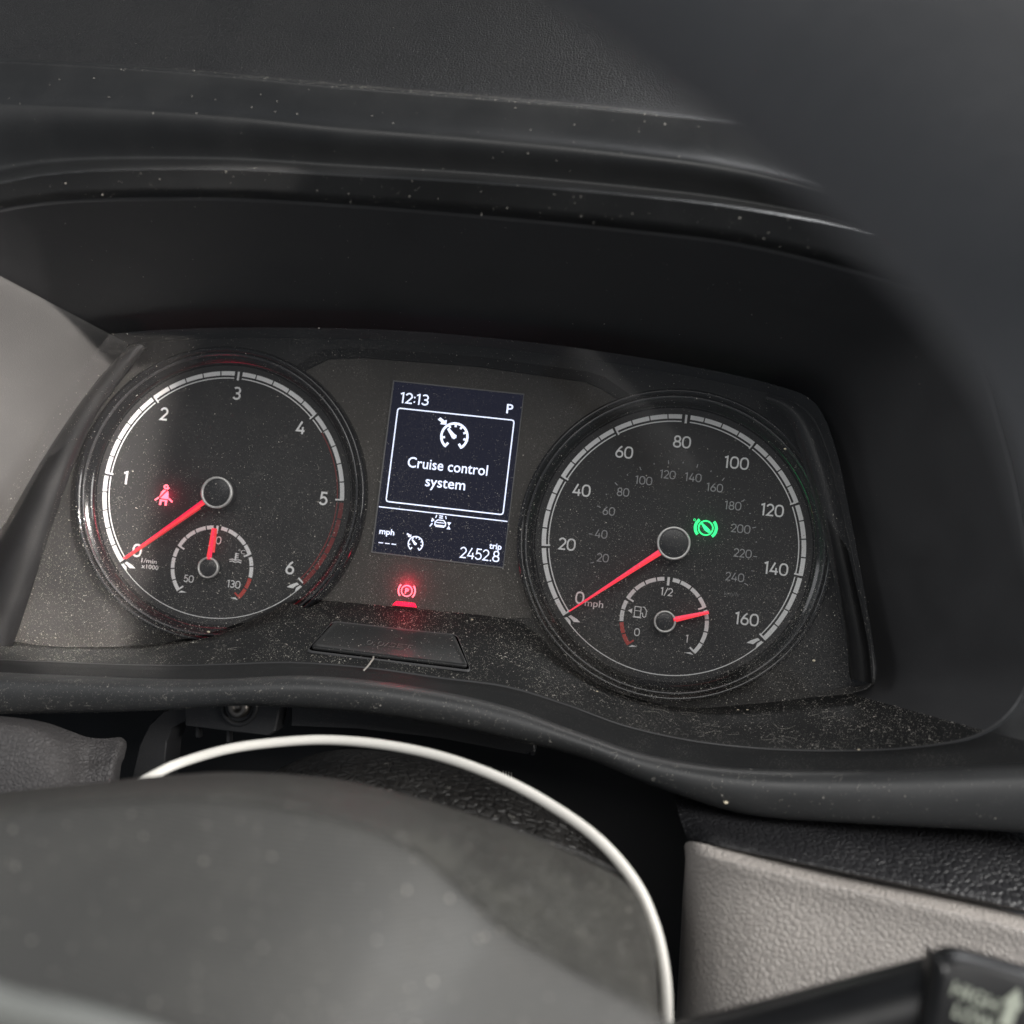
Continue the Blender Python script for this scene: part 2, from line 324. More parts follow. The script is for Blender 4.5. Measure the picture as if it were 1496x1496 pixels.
# ------------------------------------------------------------------ instrument hood (binnacle)
# columns of the opening, clockwise from the lower left: cluster edge B, seam F, front edge E, as (px, py, Y)
T_ = -80; Eo = -87
LOOP = [
 ((-40, 915, .5), (-350, 985, -38), (-380, 1000, -46)), ((-70, 850, .5), (-440, 870, -70), (-480, 870, -78)),
 ((0, 775, .5), (-400, 740, -78), (-440, 740, -84)), ((110, 598, .5), (-300, 530, T_), (-330, 520, Eo)),
 ((181, 512, .5), (-140, 366, T_), (-160, 342, Eo)), ((196, 502, .5), (-100, 334, T_), (-104, 302, Eo)),
 ((280, 496, .5), (60, 297, T_), (60, 257, Eo)), ((400, 494, .5), (300, 290, T_), (300, 248, Eo)),
 ((560, 497, .5), (500, 300, T_), (500, 257, Eo)), ((700, 507, .5), (700, 316, T_), (700, 268, Eo)),
 ((850, 524, .5), (900, 335, T_), (900, 285, Eo)), ((1000, 548, .5), (1080, 357, T_), (1080, 306, Eo)),
 ((1120, 574, .5), (1230, 392, T_), (1250, 340, Eo)), ((1180, 600, .5), (1330, 422, -79), (1400, 400, -86)),
 ((1210, 660, .5), (1385, 447, -77), (1480, 460, -85)), ((1230, 740, .5), (1425, 520, -74), (1540, 560, -84)),
 ((1250, 830, .5), (1458, 620, -70), (1570, 670, -82)), ((1270, 930, .5), (1485, 727, -66), (1600, 790, -80)),
 ((1278, 980, .5), (1506, 880, -60), (1620, 930, -74)), ((1270, 1003, .5), (1500, 1000, -54), (1640, 1050, -66)),
 ((1240, 1013, .5), (1440, 1068, -50), (1580, 1103, -60)), ((1190, 1018, .5), (1330, 1092, -47), (1420, 1119, -54)),
 ((1100, 1028, .5), (1180, 1096, -44), (1250, 1125, -50)), ((1000, 1033, .5), (1040, 1086, -42), (1080, 1122, -48)),
 ((900, 1010, .5), (920, 1062, -40), (950, 1103, -46)), ((830, 970, .5), (830, 1030, -38), (850, 1071, -46)),
 ((780, 922, .5), (740, 1003, -37), (750, 1035, -46)), ((740, 903, .5), (640, 990, -36), (660, 1013, -46)),
 ((600, 888, .5), (540, 976, -36), (550, 995, -46)), ((441, 876, .5), (430, 968, -36), (440, 987, -46)),
 ((390, 896, .5), (340, 970, -36), (340, 991, -46)), ((314, 925, .5), (260, 972, -36), (260, 992, -46)),
 ((214, 942, .5), (160, 970, -36), (160, 989, -46)), ((100, 945, .5), (60, 966, -36), (60, 985, -46)),
 ((10, 935, .5), (-60, 965, -36), (-60, 983, -46))]
NL = 6
hood = empty('instrument_hood', at(700, 1100, 0))
tag(hood, 'black plastic hood with arched brow, deep dark pocket and dusty lower lip around the instruments', 'dashboard hood')
Bc = crc(px3([c[0] for c in LOOP]), NL); Fc = crc(px3([c[1] for c in LOOP]), NL); Ec = crc(px3([c[2] for c in LOOP]), NL)
M1 = Bc*.65+Fc*.35; M2 = Bc*.3+Fc*.7
Fin = Fc+(Bc-Fc)*.012; Fo = Fc+(Ec-Fc)*.05
nrow = len(Bc); top_idx = slice(2*NL, 20*NL+1); bot_idx = slice(20*NL, nrow)
rows = [Bc, Bc+(M1-Bc)*.06, M1, M2, Fin]
# small groove at the seam: a step of 0.8 mm outward
ctr = Bc.mean(0); outw = Fc-ctr; outw[:, 1] = 0; outw /= np.linalg.norm(outw, axis=1)[:, None]
Fg = Fc+outw*.9
v, f = grid([Bc, Bc*.8+M1*.2, M1, (M1+M2)/2, M2, Fin], True)
# split the sleeve: upper pocket lining, lower dusty shelf
nn = nrow
low = set(range(20*NL, nn))
fu = [q for i, q in enumerate(f) if (i % nn) not in low]; fl = [q for i, q in enumerate(f) if (i % nn) in low]
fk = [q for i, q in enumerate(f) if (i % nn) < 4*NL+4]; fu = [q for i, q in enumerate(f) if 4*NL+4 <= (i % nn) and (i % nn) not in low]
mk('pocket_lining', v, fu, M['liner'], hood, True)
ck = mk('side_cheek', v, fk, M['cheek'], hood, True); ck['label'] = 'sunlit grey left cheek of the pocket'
shelf = mk('lower_shelf', v, fl, M['shelf'], hood, True)
v, f = grid([Fg, Fo, Fo*.6+Ec*.4, Fo*.15+Ec*.85, Ec], True)
v2, f2 = grid([Fin, Fc+outw*.38+np.array([0, -.12, 0]), Fg+np.array([0, .1, 0])], True); mk('seam_bead', v2, f2, M['seam'], hood)
mk('front_band', v, [q for i, q in enumerate(f) if (i % nn) not in low], M['brow'], hood, True)
mk('shelf_edge', v, [q for i, q in enumerate(f) if (i % nn) in low], M['shelf'], hood, True)
# brow: rises from the front edge
ib = list(range(1, 20))
Hy = {0: 900, 1: 780, 2: 600, 3: 380, 4: 190, 5: 152, 6: 150, 7: 163, 8: 182, 9: 198, 10: 218, 11: 243, 12: 290, 13: 345, 14: 395, 15: 470, 16: 560, 17: 690, 18: 850, 19: 980}
Cy = {0: 800, 1: 650, 2: 450, 3: 250, 4: 110, 5: 88, 6: 91, 7: 107, 8: 126, 9: 142, 10: 160, 11: 182, 12: 222, 13: 270, 14: 310, 15: 370, 16: 450, 17: 570, 18: 720, 19: 850}
def brow_row(fn): return [fn(i) for i in ib]
rE = brow_row(lambda i: LOOP[i][2])
def sh(i): return max(0, i-12)*14
def bw(fy, k, Y): return brow_row(lambda i: (LOOP[i][2][0]+sh(i)*k, fy(i), Y))
rs_ = [rE, bw(lambda i: LOOP[i][2][1]-1.5, .01, -86.8), bw(lambda i: LOOP[i][2][1]-4.0, .03, -85.8), bw(lambda i: LOOP[i][2][1]-6.5, .05, -83.0), bw(lambda i: LOOP[i][2][1]*.9+Hy[i]*.1-4.5, .2, -76.5), bw(lambda i: LOOP[i][2][1]*.7+Hy[i]*.3, .3, -76.5),
       bw(lambda i: LOOP[i][2][1]*.3+Hy[i]*.7, .5, -80.5), bw(lambda i: Hy[i]+8, .6, -81.5), bw(lambda i: Hy[i]+1, .7, -81), bw(lambda i: Hy[i]-8, .75, -79.4), bw(lambda i: Hy[i]*.7+Cy[i]*.3-3, .8, -77.6),
       bw(lambda i: Hy[i]*.3+Cy[i]*.7, .9, -75.5), bw(lambda i: Cy[i]+4, 1, -74.5), bw(lambda i: Cy[i]+1, 1, -74.2), bw(lambda i: Cy[i]-1.5, 1, -71), bw(lambda i: Cy[i]-3.8, 1, -65)]
loft('brow', rs_, M['brow'], hood, n=8, m=4)
t0 = brow_row(lambda i: (LOOP[i][2][0]+sh(i), Cy[i]-3.0, -66.5))
t1 = brow_row(lambda i: (LOOP[i][2][0]+sh(i), Cy[i]-12, -62))
t2 = brow_row(lambda i: (LOOP[i][2][0]+sh(i), Cy[i]-60, -54))
t3 = brow_row(lambda i: (LOOP[i][2][0]+sh(i)*2, Cy[i]-200, -34))
t4 = brow_row(lambda i: (LOOP[i][2][0]+sh(i)*2, Cy[i]-520, 0))
tag(loft('dashboard_top', [t0, t1, t2, t3, t4], M['dash'], None, n=8, m=5), 'grained black dashboard top behind the brow of the instrument hood', kind='structure')
# lower lip
lipb = {20: (1600, 1222), 21: (1420, 1212), 22: (1250, 1203), 23: (1090, 1190), 24: (960, 1150), 25: (855, 1108), 26: (750, 1081), 27: (660, 1062),
        28: (550, 1044), 29: (440, 1034), 30: (340, 1031), 31: (260, 1036), 32: (160, 1040), 33: (60, 1042), 34: (-60, 1045), 35: (-380, 1060)}
il = list(range(19, 35))
E_ = [LOOP[i][2] for i in il]+[LOOP[0][2]]; B_ = [(1760, 1230)]+[lipb[i] for i in range(20, 36)]
def lr(t, Y, dy=0): return [(e[0]*(1-t)+b[0]*t, e[1]*(1-t)+b[1]*t+dy, Y if Y < 900 else e[2]) for e, b in zip(E_, B_)]
lr0 = [e for e in E_]; lr1 = [(a, b_, e[2]-3.4) for (a, b_, _), e in zip(lr(.035, 0), E_)]; lr1b = [(a, b_, e[2]-6) for (a, b_, _), e in zip(lr(.11, 0), E_)]
lr2 = [(a, b_, e[2]-8.2) for (a, b_, _), e in zip(lr(.28, 0), E_)]; lr3 = [(a, b_, e[2]-8.6) for (a, b_, _), e in zip(lr(.6, 0), E_)]
lr4 = [(a, b_, e[2]-6) for (a, b_, _), e in zip(lr(.94, 0), E_)]; lr5 = [(a, b_, e[2]-1) for (a, b_, _), e in zip(lr(1.0, 0), E_)]
lr6 = [(a, b_-4, e[2]+12) for (a, b_, _), e in zip(lr(1.0, 0), E_)]
lip = loft('lower_lip', [lr0, lr1, lr1b, lr2, lr3, lr4, lr5, lr6], M['lip'], hood, n=8, m=4)

# trip reset button set into the lower shelf
def shelf_point(px, py):
    """where the sight line through a pixel meets the lower shelf: between B (y .5) and F"""
    best = None
    d = CM @ np.array([(px-748)/FPX, (py-748)/FPX, 1.0])
    import mathutils
    bm = bvh_shelf.ray_cast(Vector(CP), Vector(d).normalized())
    return np.array(bm[0]) if bm[0] is not None else None
from mathutils.bvhtree import BVHTree
def bvh_of(o, extra=None):
    org = ORG[o.name]
    return BVHTree.FromPolygons([Vector(np.array(q.co)/S+org) for q in o.data.vertices], [list(p.vertices) for p in o.data.polygons])
bvh_shelf = bvh_of(shelf)
bp_ = {k: shelf_point(*k) for k in [(493, 910), (660, 932), (683, 976), (455, 950), (570, 945)]}
P0 = shelf_point(570, 945); pu = shelf_point(640, 953)-shelf_point(500, 937); pu /= np.linalg.norm(pu)
pv = shelf_point(575, 918)-shelf_point(568, 968); pv -= pu*np.dot(pu, pv); pv /= np.linalg.norm(pv)
BF = Fr(P0, pu, pv)
def onplane(px, py, fr):
    d = CM @ np.array([(px-748)/FPX, (py-748)/FPX, 1.0]); t = np.dot(fr.o-CP, fr.n)/np.dot(d, fr.n); q = CP+d*t-fr.o
    return float(np.dot(q, fr.u)/np.dot(fr.u, fr.u)), float(np.dot(q, fr.v)/np.dot(fr.v, fr.v))
def rounded(pts, r, n=5):
    P = [np.array(p, float) for p in pts]; o = []
    for i, p in enumerate(P):
        a = P[i-1]-p; b2 = P[(i+1) % len(P)]-p; a /= np.linalg.norm(a); b2 /= np.linalg.norm(b2); s = p+a*r; e = p+b2*r
        for k in range(n+1): t = k/n; o.append(tuple((1-t)**2*s+2*t*(1-t)*p+t*t*e))
    return o
outl = rounded([onplane(*q, BF) for q in [(487, 909), (667, 929), (687, 980), (449, 951)]], 2.2)
cen = np.mean(outl, 0)
def shr(k, dv=0): return [tuple((np.array(p)-cen)*np.array([1-k/26, 1-k/8])+cen+np.array([0, dv])) for p in outl]
mb = MB(); lv = [(shr(-.50), -.2), (shr(-.34), .30), (shr(-.2), .42), (shr(-.1), .40), (shr(.0), -.2)]
v = []
for pts, h in lv: v += [BF.p(a, b_, h) for a, b_ in pts]
n_ = len(outl); f = [(r*n_+j, r*n_+(j+1) % n_, (r+1)*n_+(j+1) % n_, (r+1)*n_+j) for r in range(4) for j in range(n_)]
mk('button_surround', v, f, M['seam'], hood, True)
v = []
for pts, h in [(shr(.85), -.3), (shr(.72), .3), (shr(.75), .8), (shr(.95), 1.05), (shr(1.6, -.3), 1.25), (shr(2.3, -.5), .95)]: v += [BF.p(a, b_, h) for a, b_ in pts]
f = [(r*n_+j, r*n_+(j+1) % n_, (r+1)*n_+(j+1) % n_, (r+1)*n_+j) for r in range(5) for j in range(n_)]+[tuple(5*n_+j for j in range(n_))]
M['button'] = plastic('button_rubber', (.014, .0145, .015), .5, .2, 5, .2, dth=.58)
v3 = [BF.p(a, b_, .16) for k in (-.05, .9) for a, b_ in shr(k)]
M['gap'] = plastic('gap_shade_black', (.0015, .0015, .0015), .9, 0, 1, 0, spec=0)
mk('button_gap_shade', v3, [(j, (j+1) % n_, n_+(j+1) % n_, n_+j) for j in range(n_)], M['gap'], hood)  # raised black ring paints the gap's shade; the shelf is not cut here
button = mk('trip_reset_button', v, f, M['button'], hood, True); button['label'] = 'dusty trapezoid push button below the display'
mb = MB(); a_, b_ = onplane(568, 945, BF)
letters(mb, BF, '0.0/SET', 2.9, a_, b_, width=15.5, lift=1.12)
M['button_mark'] = plastic('button_mark', (.003, .003, .003), .5, 0, 1, 0)
mk('button_marking', mb.v, mb.f, M['button_mark'], button)
mb = MB(); letters(mb, BF, '0.0/SET', 2.9, a_+.2, b_-.2, width=15.5, lift=1.06)  # pale offset copy paints the lit edges of embossed letters
M['button_mark2'] = plastic('button_mark_highlight', (.17, .17, .16), .4, 0, 1, 0)
mk('button_marking_highlight', mb.v, mb.f, M['button_mark2'], button)

# ------------------------------------------------------------------ instrument cluster
cl = empty('instrument_cluster', at(700, 900, 0))
tag(cl, 'instrument cluster with two round dials, lit display and red needles inside the black hood', 'instrument panel')
cB = Bc.mean(0); exp = (Bc-cB)*1.03+cB; exp[:, 1] = .8
mk('face_panel', exp, [tuple(range(len(exp)))], M['panel'], cl)
# raised strip over the display
so_ = [(424, 545), (437, 531), (473, 511), (520, 508), (700, 521), (860, 543), (884, 551), (940, 590)]
si_ = [(436, 552), (447, 540), (480, 524), (530, 522), (700, 535), (853, 557), (876, 566), (925, 597)]
A = [at(x, y, -.6) for x, y in so_]; Bq = [at(x, y, -.6) for x, y in si_]
n_ = len(A); v = A+Bq+[p+np.array([0, 1.3, 0]) for p in Bq]+[p+np.array([0, 1.3, 0]) for p in A]
f = [(j, j+1, n_+j+1, n_+j) for j in range(n_-1)]+[(n_+j, n_+j+1, 2*n_+j+1, 2*n_+j) for j in range(n_-1)]+[(3*n_+j, 3*n_+j+1, j+1, j) for j in range(n_-1)]
mk('trim_strip', v, f, M['stripe'], cl)
sp_ = [(446, 541), (480, 525), (530, 523), (700, 536), (853, 558), (876, 567), (925, 597), (920, 700), (800, 760), (775, 903), (740, 904), (600, 889), (441, 877), (500, 760)]
v, f = prism(sp_, .15, .5); surround = mk('display_surround', v, f, M['surround'], cl)

XT, XS, ZS = -81.16, 81.16, .68
A0 = 90+130.15; SPAN = 260.3
def gauge(name, cx, cz, R, label):
    v, f = disc(cx, cz, R+3.2, 0.0); g = mk(name, v, f, M['dial'], cl); g['label'] = label
    v, f = lathe(cx, cz, [(R+2.2, -.02), (R+2.6, -1.2), (R+3.4, -2.2), (R+4.6, -3.0), (R+5.0, -3.3)]); mk('inner_bezel', v, f, M['gloss'], g, True)
    v, f = lathe(cx, cz, [(R+5.0, -3.3), (R+5.1, -3.9), (R+5.45, -4.25), (R+5.9, -4.0), (R+6.0, -3.4)]); mk('bezel_bead', v, f, M['bead'], g, True)
    v, f = lathe(cx, cz, [(R+6.0, -3.4), (R+6.6, -4.6), (R+7.4, -5.0), (R+8.2, -4.6), (R+8.6, -2.5), (R+8.7, .7)]); mk('outer_bezel', v, f, M['gloss'], g, True)
    return g
M['bead'] = plastic('bezel_bead_gloss', (.03, .03, .032), .08, 0, 1, 0, spec=1.0, rvar=.03)
def scale_ring(g, cx, cz, R, nmaj, nsub, thick, gap_deg, tick_in, tickw, inner, red=None, nm='scale', y=-.12):
    """white segmented band; L-shaped major ticks turn towards the top; returns angle(k)"""
    w = MB(); wi = MB(); ri = MB(); rd = MB(); st = SPAN/nmaj
    ang = lambda k: A0-st*k
    for k in range(nmaj):
        for j in range(nsub):
            a = k+j/nsub; b = k+(j+1)/nsub
            g0 = gap_deg if j == 0 else gap_deg*.28; g1 = gap_deg if j == nsub-1 else gap_deg*.28
            if j == 0 and k < nmaj/2: g0 = 0 if k == 0 else gap_deg*.1
            if j == nsub-1 and k >= nmaj/2: g1 = 0 if k == nmaj-1 else gap_deg*.1
            if j == 0 and k == nmaj//2: g0 = gap_deg*1.9
            if j == nsub-1 and k == nmaj//2-1 : g1 = gap_deg*1.9
            # the tick's own side of each major closes, the other side keeps the gap
            if k < nmaj/2 and j == nsub-1 and k != nmaj//2-1: g1 = gap_deg
            if k >= nmaj/2 and j == 0 and k != nmaj//2: g0 = gap_deg
            tgt = w
            if red and red[0] <= a+1e-6 and b <= red[1]+1e-6: tgt = rd
            tgt.add(*arcband(cx, cz, R-thick, R, ang(a)-g0, ang(b)+g1, y))
            if inner:
                tg = ri if (inner[1] and a >= inner[1]) else wi
                tg.add(*arcband(cx, cz, R-inner[0]-.38, R-inner[0], ang(a)-(g0 if j == 0 else 0), ang(b)+(g1 if j == nsub-1 else 0), y))
    for k in range(nmaj+1):
        a = ang(k); t = math.degrees(tickw/2/R)
        mid = (k*2 == nmaj); a += 0 if mid else (-t if k < nmaj/2 else t)
        tgt = rd if (red and red[0]-.01 <= k <= red[1]+.01 and k != nmaj*.5 and nm != 'rev') else w
        if mid: tm = MB(); tm.add(*radial(cx, cz, R-tick_in, R, a, tickw*1.4, y-.03)); mk('top_tick', tm.v, tm.f, M['print'], g); continue
        tgt.add(*radial(cx, cz, R-tick_in, R-(0 if mid else thick*.5), a, tickw*(1.4 if mid else 1), y-.03))
    mk(nm+'_scale', w.v, w.f, M['print'], g)
    if wi.v: mk('inner_line', wi.v, wi.f, M['print'], g)
    if ri.v: mk('red_line', ri.v, ri.f, M['print_dark_red'], g)
    if rd.v: mk('red_zone', rd.v, rd.f, M['print_dark_red'] if nm == 'rev' else M['print_red'], g)
    return ang
def end_marks(g, cx, cz, R, thick, big):
    for s in (1, -1):
        mbx = MB(); a0 = A0 if s == 1 else A0-SPAN
        def q(r, da): t = math.radians(a0+s*da); return (cx+r*math.cos(t), -.14, cz+r*math.sin(t))
        if big:
            mbx.add([q(R, 1.3), q(R-thick*.55, 1.3), q(R-thick*.7, 3.5), q(R-.4, 5.0), q(R-.1, 3.4)], [(0, 1, 2, 3, 4)])
            mbx.add([q(R-thick*.85, 1.5), q(R-thick*1.5, 1.6), q(R-thick*2.1, 4.8), q(R-thick*2.2, 7.0), q(R-thick*1.1, 5.0), q(R-thick*1.05, 3.0)], [(0, 1, 2, 3, 4, 5)])
        else:
            mbx.add([q(R-.1, 2.5), q(R-thick*1.1, 3.0), q(R-thick*1.9, 10.5)], [(0, 1, 2)])
        mk('end_mark', mbx.v, mbx.f, M['print'], g)
def hub(g, cx, cz, r, y, ring):
    v, f = lathe(cx, cz, [(r*.97, -.3), (r*.97, y+1.2)]); 
    v2, f2 = lathe(cx, cz, [(r-ring, y+.9), (r-ring+.03, y+.05), (r-ring*.75, y-.08), (r-ring*.3, y-.08), (r-.03, y+.05), (r, y+.5), (r-.1, y+1.6)], 64)
    mk('hub_ring', v2, f2, M['chrome'], g, True)
    m_ = MB(); m_.add(v, f); m_.add(*lathe(cx, cz, [(r-ring, y+.55), (r*.6, y+.30), (r*.2, y+.25), (.01, y+.25)], 64)); mk('hub_cap', m_.v, m_.f, M['cap'], g, True)
def needle(g, c, tip, r0, w0, w1, y0, y1, side):
    """blade from the hub out to tip (x,z); y0 = front height, y1 = back height"""
    c = np.array(c, float); tip = np.array(tip, float); d = tip-c; Ln = np.linalg.norm(d); d /= Ln; n = np.array([-d[1], d[0]])
    def P(r, q, y): p = c+d*r+n*q; return (p[0], y, p[1])
    # front: two bevelled facets around a ridge
    v = [P(r0, w0/2, y0), P(r0, 0, y0-.35), P(r0, -w0/2, y0), P(Ln, w1/2, y0), P(Ln, 0, y0-.15), P(Ln, -w1/2, y0)]
    f = [(0, 1, 4, 3), (1, 2, 5, 4), (0, 2, 1), (3, 4, 5)]
    nd_ = mk('needle', v, f, M['needle'], g); nd_.data.materials.append(M['needle_highlight']); nd_.data.polygons[0 if d[0] < .5 else 1].material_index = 1
    r1 = r0+side
    v = [P(r1, w0*.44, y0+.02), P(r1, -w0*.44, y0+.02), P(Ln, -w1*.44, y0+.02), P(Ln, w1*.44, y0+.02), P(r1, w0*.40, y1), P(r1, -w0*.40, y1), P(Ln, -w1*.4, y1), P(Ln, w1*.4, y1)]
    f = [(0, 1, 5, 4), (1, 2, 6, 5), (2, 3, 7, 6), (3, 0, 4, 7), (4, 5, 6, 7)]
    mk('needle_body', v, f, M['needle_side'], g)
def F0(x, z, y=-.14): return Fr((x, y, z))
def numeral(g, s, px, py, h, mat='print', w=W, sx=1.0, gap=0.0):
    p = at(px, py, -.14); mbx = MB(); digits(mbx, F0(p[0], p[2]), s, h, w=w, sx=sx, gap=gap); return mbx.build('numeral', M[mat], g)
def caption(g, items, mat, name='caption'):
    mbx = MB()
    for s, px, py, h, wd, bold in items:
        p = at(px, py, -.14); letters(mbx, F0(p[0], p[2]), s, h, width=wd, bold=bold)
    return mbx.build(name, M[mat], g)

# --- rev counter
rev = gauge('rev_counter', XT, 0, 45, 'left round dial numbered 0 to 6')
scale_ring(rev, XT, 0, 45, 6, 5, 1.55, 1.0, 3.2, .55, (2.3, 4.19), (5, 6), 'rev')
v, f = arcband(XT, 0, 44.75, 45.0, A0+1, A0+98.7, -.11); mk('scale_line', v, f, M['print'], rev)
end_marks(rev, XT, 0, 45, 1.55, True)
for s, x, y in [('0', 200.3, 804.2), ('1', 184, 698), ('2', 239.8, 604.7), ('3', 346.4, 574.6), ('4', 439.3, 624.7), ('5', 472.7, 728.3), ('6', 423.6, 829.3)]:
    numeral(rev, s, x, y, 4.7, w=.15)
caption(rev, [('1/min', 218, 819.3, 1.6, 5.8, .012), ('x1000', 219, 828, 1.6, 6.4, .012)], 'print')
tp = at(179, 816, -5.4)
needle(rev, (XT, 0), (tp[0], tp[2]), 5.2, 2.0, .45, -5.0, -2.6, 3.5)
hub(rev, XT, 0, 5.75, -5.7, .85)
# --- speedometer
spd = gauge('speedometer', XS, ZS, 45.5, 'right round dial numbered 0 to 160')
scale_ring(spd, XS, ZS, 45.5, 8, 4, 1.55, 1.0, 3.0, .55, (2.3, None), None, 'speed')
v, f = arcband(XS, ZS, 45.2, 45.5, A0+1, A0+98.7, -.11); mk('scale_line', v, f, M['print'], spd)
end_marks(spd, XS, ZS, 45.5, 1.55, True)
z3 = lambda x, y: (740+x/2.877, 550+y/2.877)
for s, x, y in [('0', 308, 930), ('20', 255, 705), ('40', 316, 478), ('60', 495, 318), ('80', 738, 275), ('100', 967, 363), ('120', 1117, 562), ('140', 1133, 808), ('160', 1010, 1020)]:
    numeral(spd, s, *z3(x, y), 4.25, w=.135)
for s, x, y in [('20', 405, 762), ('40', 398, 662), ('60', 430, 566), ('80', 490, 486), ('100', 577, 437), ('120', 678, 412), ('140', 785, 424), ('160', 875, 467), ('180', 952, 543), ('200', 985, 640), ('220', 993, 743), ('240', 960, 843)]:
    numeral(spd, s, *z3(x, y), 3.0, 'print_grey', w=.11)
mb = MB()
for k in range(25):
    a = A0-k*10*1.0109; mb.add(*radial(XS, ZS, 29.2-(1.3 if k % 2 == 0 else .8), 29.2+(0 if k % 2 == 0 else -.3), a, .26, -.13))
mk('inner_scale', mb.v, mb.f, M['print_grey'], spd)
caption(spd, [('mph', *z3(368, 953), 2.5, 6.4, .005)], 'print')
caption(spd, [('km/h', *z3(945, 913), 1.5, 4.8, 0)], 'print_dim')
tp = at(831, 893.4, -5.4)
needle(spd, (XS, ZS), (tp[0], tp[2]), 5.2, 2.0, .45, -5.0, -2.6, 3.5)
hub(spd, XS, ZS, 5.75, -5.7, .85)
# --- temperature gauge and fuel gauge
GZ = 26.94
def small(cx, cz, nm, label, red):
    v, f = disc(cx, cz, 16.4, -.06, 64); g = mk(nm, v, f, M['dial'], cl); g['label'] = label
    scale_ring(g, cx, cz, 15.3, 4, 4, 1.35, 3.0, 2.9, .6, None, red, nm.split('_')[0], y=-.16)
    end_marks(g, cx, cz, 15.3, 1.35, False); return g
tmp = small(XT, -GZ, 'temperature_gauge', 'small coolant temperature dial marked 50 to 130', (3.5, 4))
fuel = small(XS, ZS-GZ, 'fuel_gauge', 'small fuel dial marked 0 to 1', (0, .5))
z4 = lambda x, y: (150+x/5.984, 670+y/5.984)
z5 = lambda x, y: (880+x/8.311, 820+y/8.311)
numeral(tmp, '50', *z4(753, 1050), 2.6, w=.13); numeral(tmp, '90', *z4(990, 712), 2.8, w=.13); numeral(tmp, '130', *z4(1146, 1098), 2.7, w=.13)
numeral(fuel, '1/2', *z5(780, 370), 2.8, w=.12); numeral(fuel, '0', *z5(420, 860), 2.7, w=.12); numeral(fuel, '1', *z5(1028, 940), 2.7, w=.12)
p = at(*z4(1165, 872), -.18); fr = Fr((p[0], -.18, p[2])); mb = MB()
ribbon(mb, fr, [(-.2, -.9), (-.2, 2.0)], .55); [ribbon(mb, fr, [(.05, k), (.9, k)], .3, h=.01) for k in (1.7, 1.0, .3)]
for k in (-.7, -1.4): ribbon(mb, fr, [(-2.4+.2*(k < -1), k), (-1.2, k+.3), (-.2, k), (1, k+.3), (2.2, k)], .32, h=.02)
mk('coolant_symbol', mb.v, mb.f, M['print'], tmp)
p = at(*z4(1215, 815), -.18); mb = MB(); letters(mb, Fr((p[0], -.18, p[2])), '°C', 1.5, width=2.6); mk('caption', mb.v, mb.f, M['print'], tmp)
p = at(*z5(430, 615), -.18); fr = Fr((p[0], -.18, p[2])); mb = MB()
ribbon(mb, fr, [(-1.1, -1.7), (-1.1, 1.8), (1.0, 1.8), (1.0, -1.7)], .28, True); ribbon(mb, fr, [(-1.1, .4), (1, .4)], .22, h=.01); ribbon(mb, fr, [(-1.5, -1.9), (1.4, -1.9)], .3, h=.02)
ribbon(mb, fr, [(1.1, -.3), (1.7, -.2), (1.8, -1.3), (2.4, -1.6), (2.9, -1.2), (2.9, .8), (2.1, 1.9), (1.5, 1.9)], .26, h=.03)
poly(mb, fr, [(-3.4, .1), (-2.0, -.75), (-2.0, .95)], .01); mk('fuel_pump_symbol', mb.v, mb.f, M['print'], fuel)
tp = at(311.2, 771.5, -4.2); needle(tmp, (XT, -GZ), (tp[0], tp[2]), 3.0, 1.9, 1.1, -4.0, -1.4, 2.6)
tp = at(1035.5, 894.5, -4.2); needle(fuel, (XS, ZS-GZ), (tp[0], tp[2]), 3.0, 1.9, 1.1, -4.0, -1.9, 2.4)
hub(tmp, XT, -GZ, 3.8, -4.1, .65); hub(fuel, XS, ZS-GZ, 3.8, -4.1, .75)

# --- display
SC = [at(576, 557, -.5), at(766, 576, -.5), at(734, 829, -.5), at(543, 806, -.5)]
SX0, SX1 = (SC[0][0]+SC[3][0])/2, (SC[1][0]+SC[2][0])/2; SZ1, SZ0 = (SC[0][2]+SC[1][2])/2, (SC[2][2]+SC[3][2])/2
sw, shh = SX1-SX0, SZ1-SZ0
v, f = prism([(SX0, SZ1), (SX1, SZ1), (SX1, SZ0), (SX0, SZ0)], -.45, .6, px=False)
disp = mk('display_screen', v, f, M['screen_bg'], cl)
v = [(SX0-.35, -.40, SZ1+.3), (SX1+.2, -.40, SZ1+.3), (SX1+.2, -.40, SZ0-.3), (SX0-.35, -.40, SZ0-.3)]
mk('display_edge', v+[(a, .3, c) for a, _, c in v], [(0, 1, 2, 3), (0, 4, 5, 1), (1, 5, 6, 2), (2, 6, 7, 3), (3, 7, 4, 0)], M['screen_rim'] if 'screen_rim' in M else M['print_dim'], disp)
def sfr(u, w): return Fr((SX0+u*sw, -.50, SZ1-w*shh))
mb = MB(); digits(mb, sfr(.176, .092), '12:13', 3.9, w=.13, sx=1.1); mb.build('clock', M['screen_ink'], disp)
mb = MB(); letters(mb, sfr(.909, .09), 'P', 3.5, width=2.3, bold=.01); mb.build('gear_letter', M['screen_ink'], disp)
mb = MB(); letters(mb, sfr(.492, .458), 'Cruise control', 3.9, width=28.9, bold=.008); letters(mb, sfr(.491, .556), 'system', 3.9, width=14.4, bold=.008); mb.build('message', M['screen_ink'], disp)
mb = MB(); bx = rounded([(.057*sw, -.155*shh), (.952*sw, -.155*shh), (.952*sw, -.702*shh), (.057*sw, -.702*shh)], 1.0, 3)
ribbon(mb, sfr(0, 0), bx, .42, True); mb.build('message_frame', M['screen_ink'], disp)
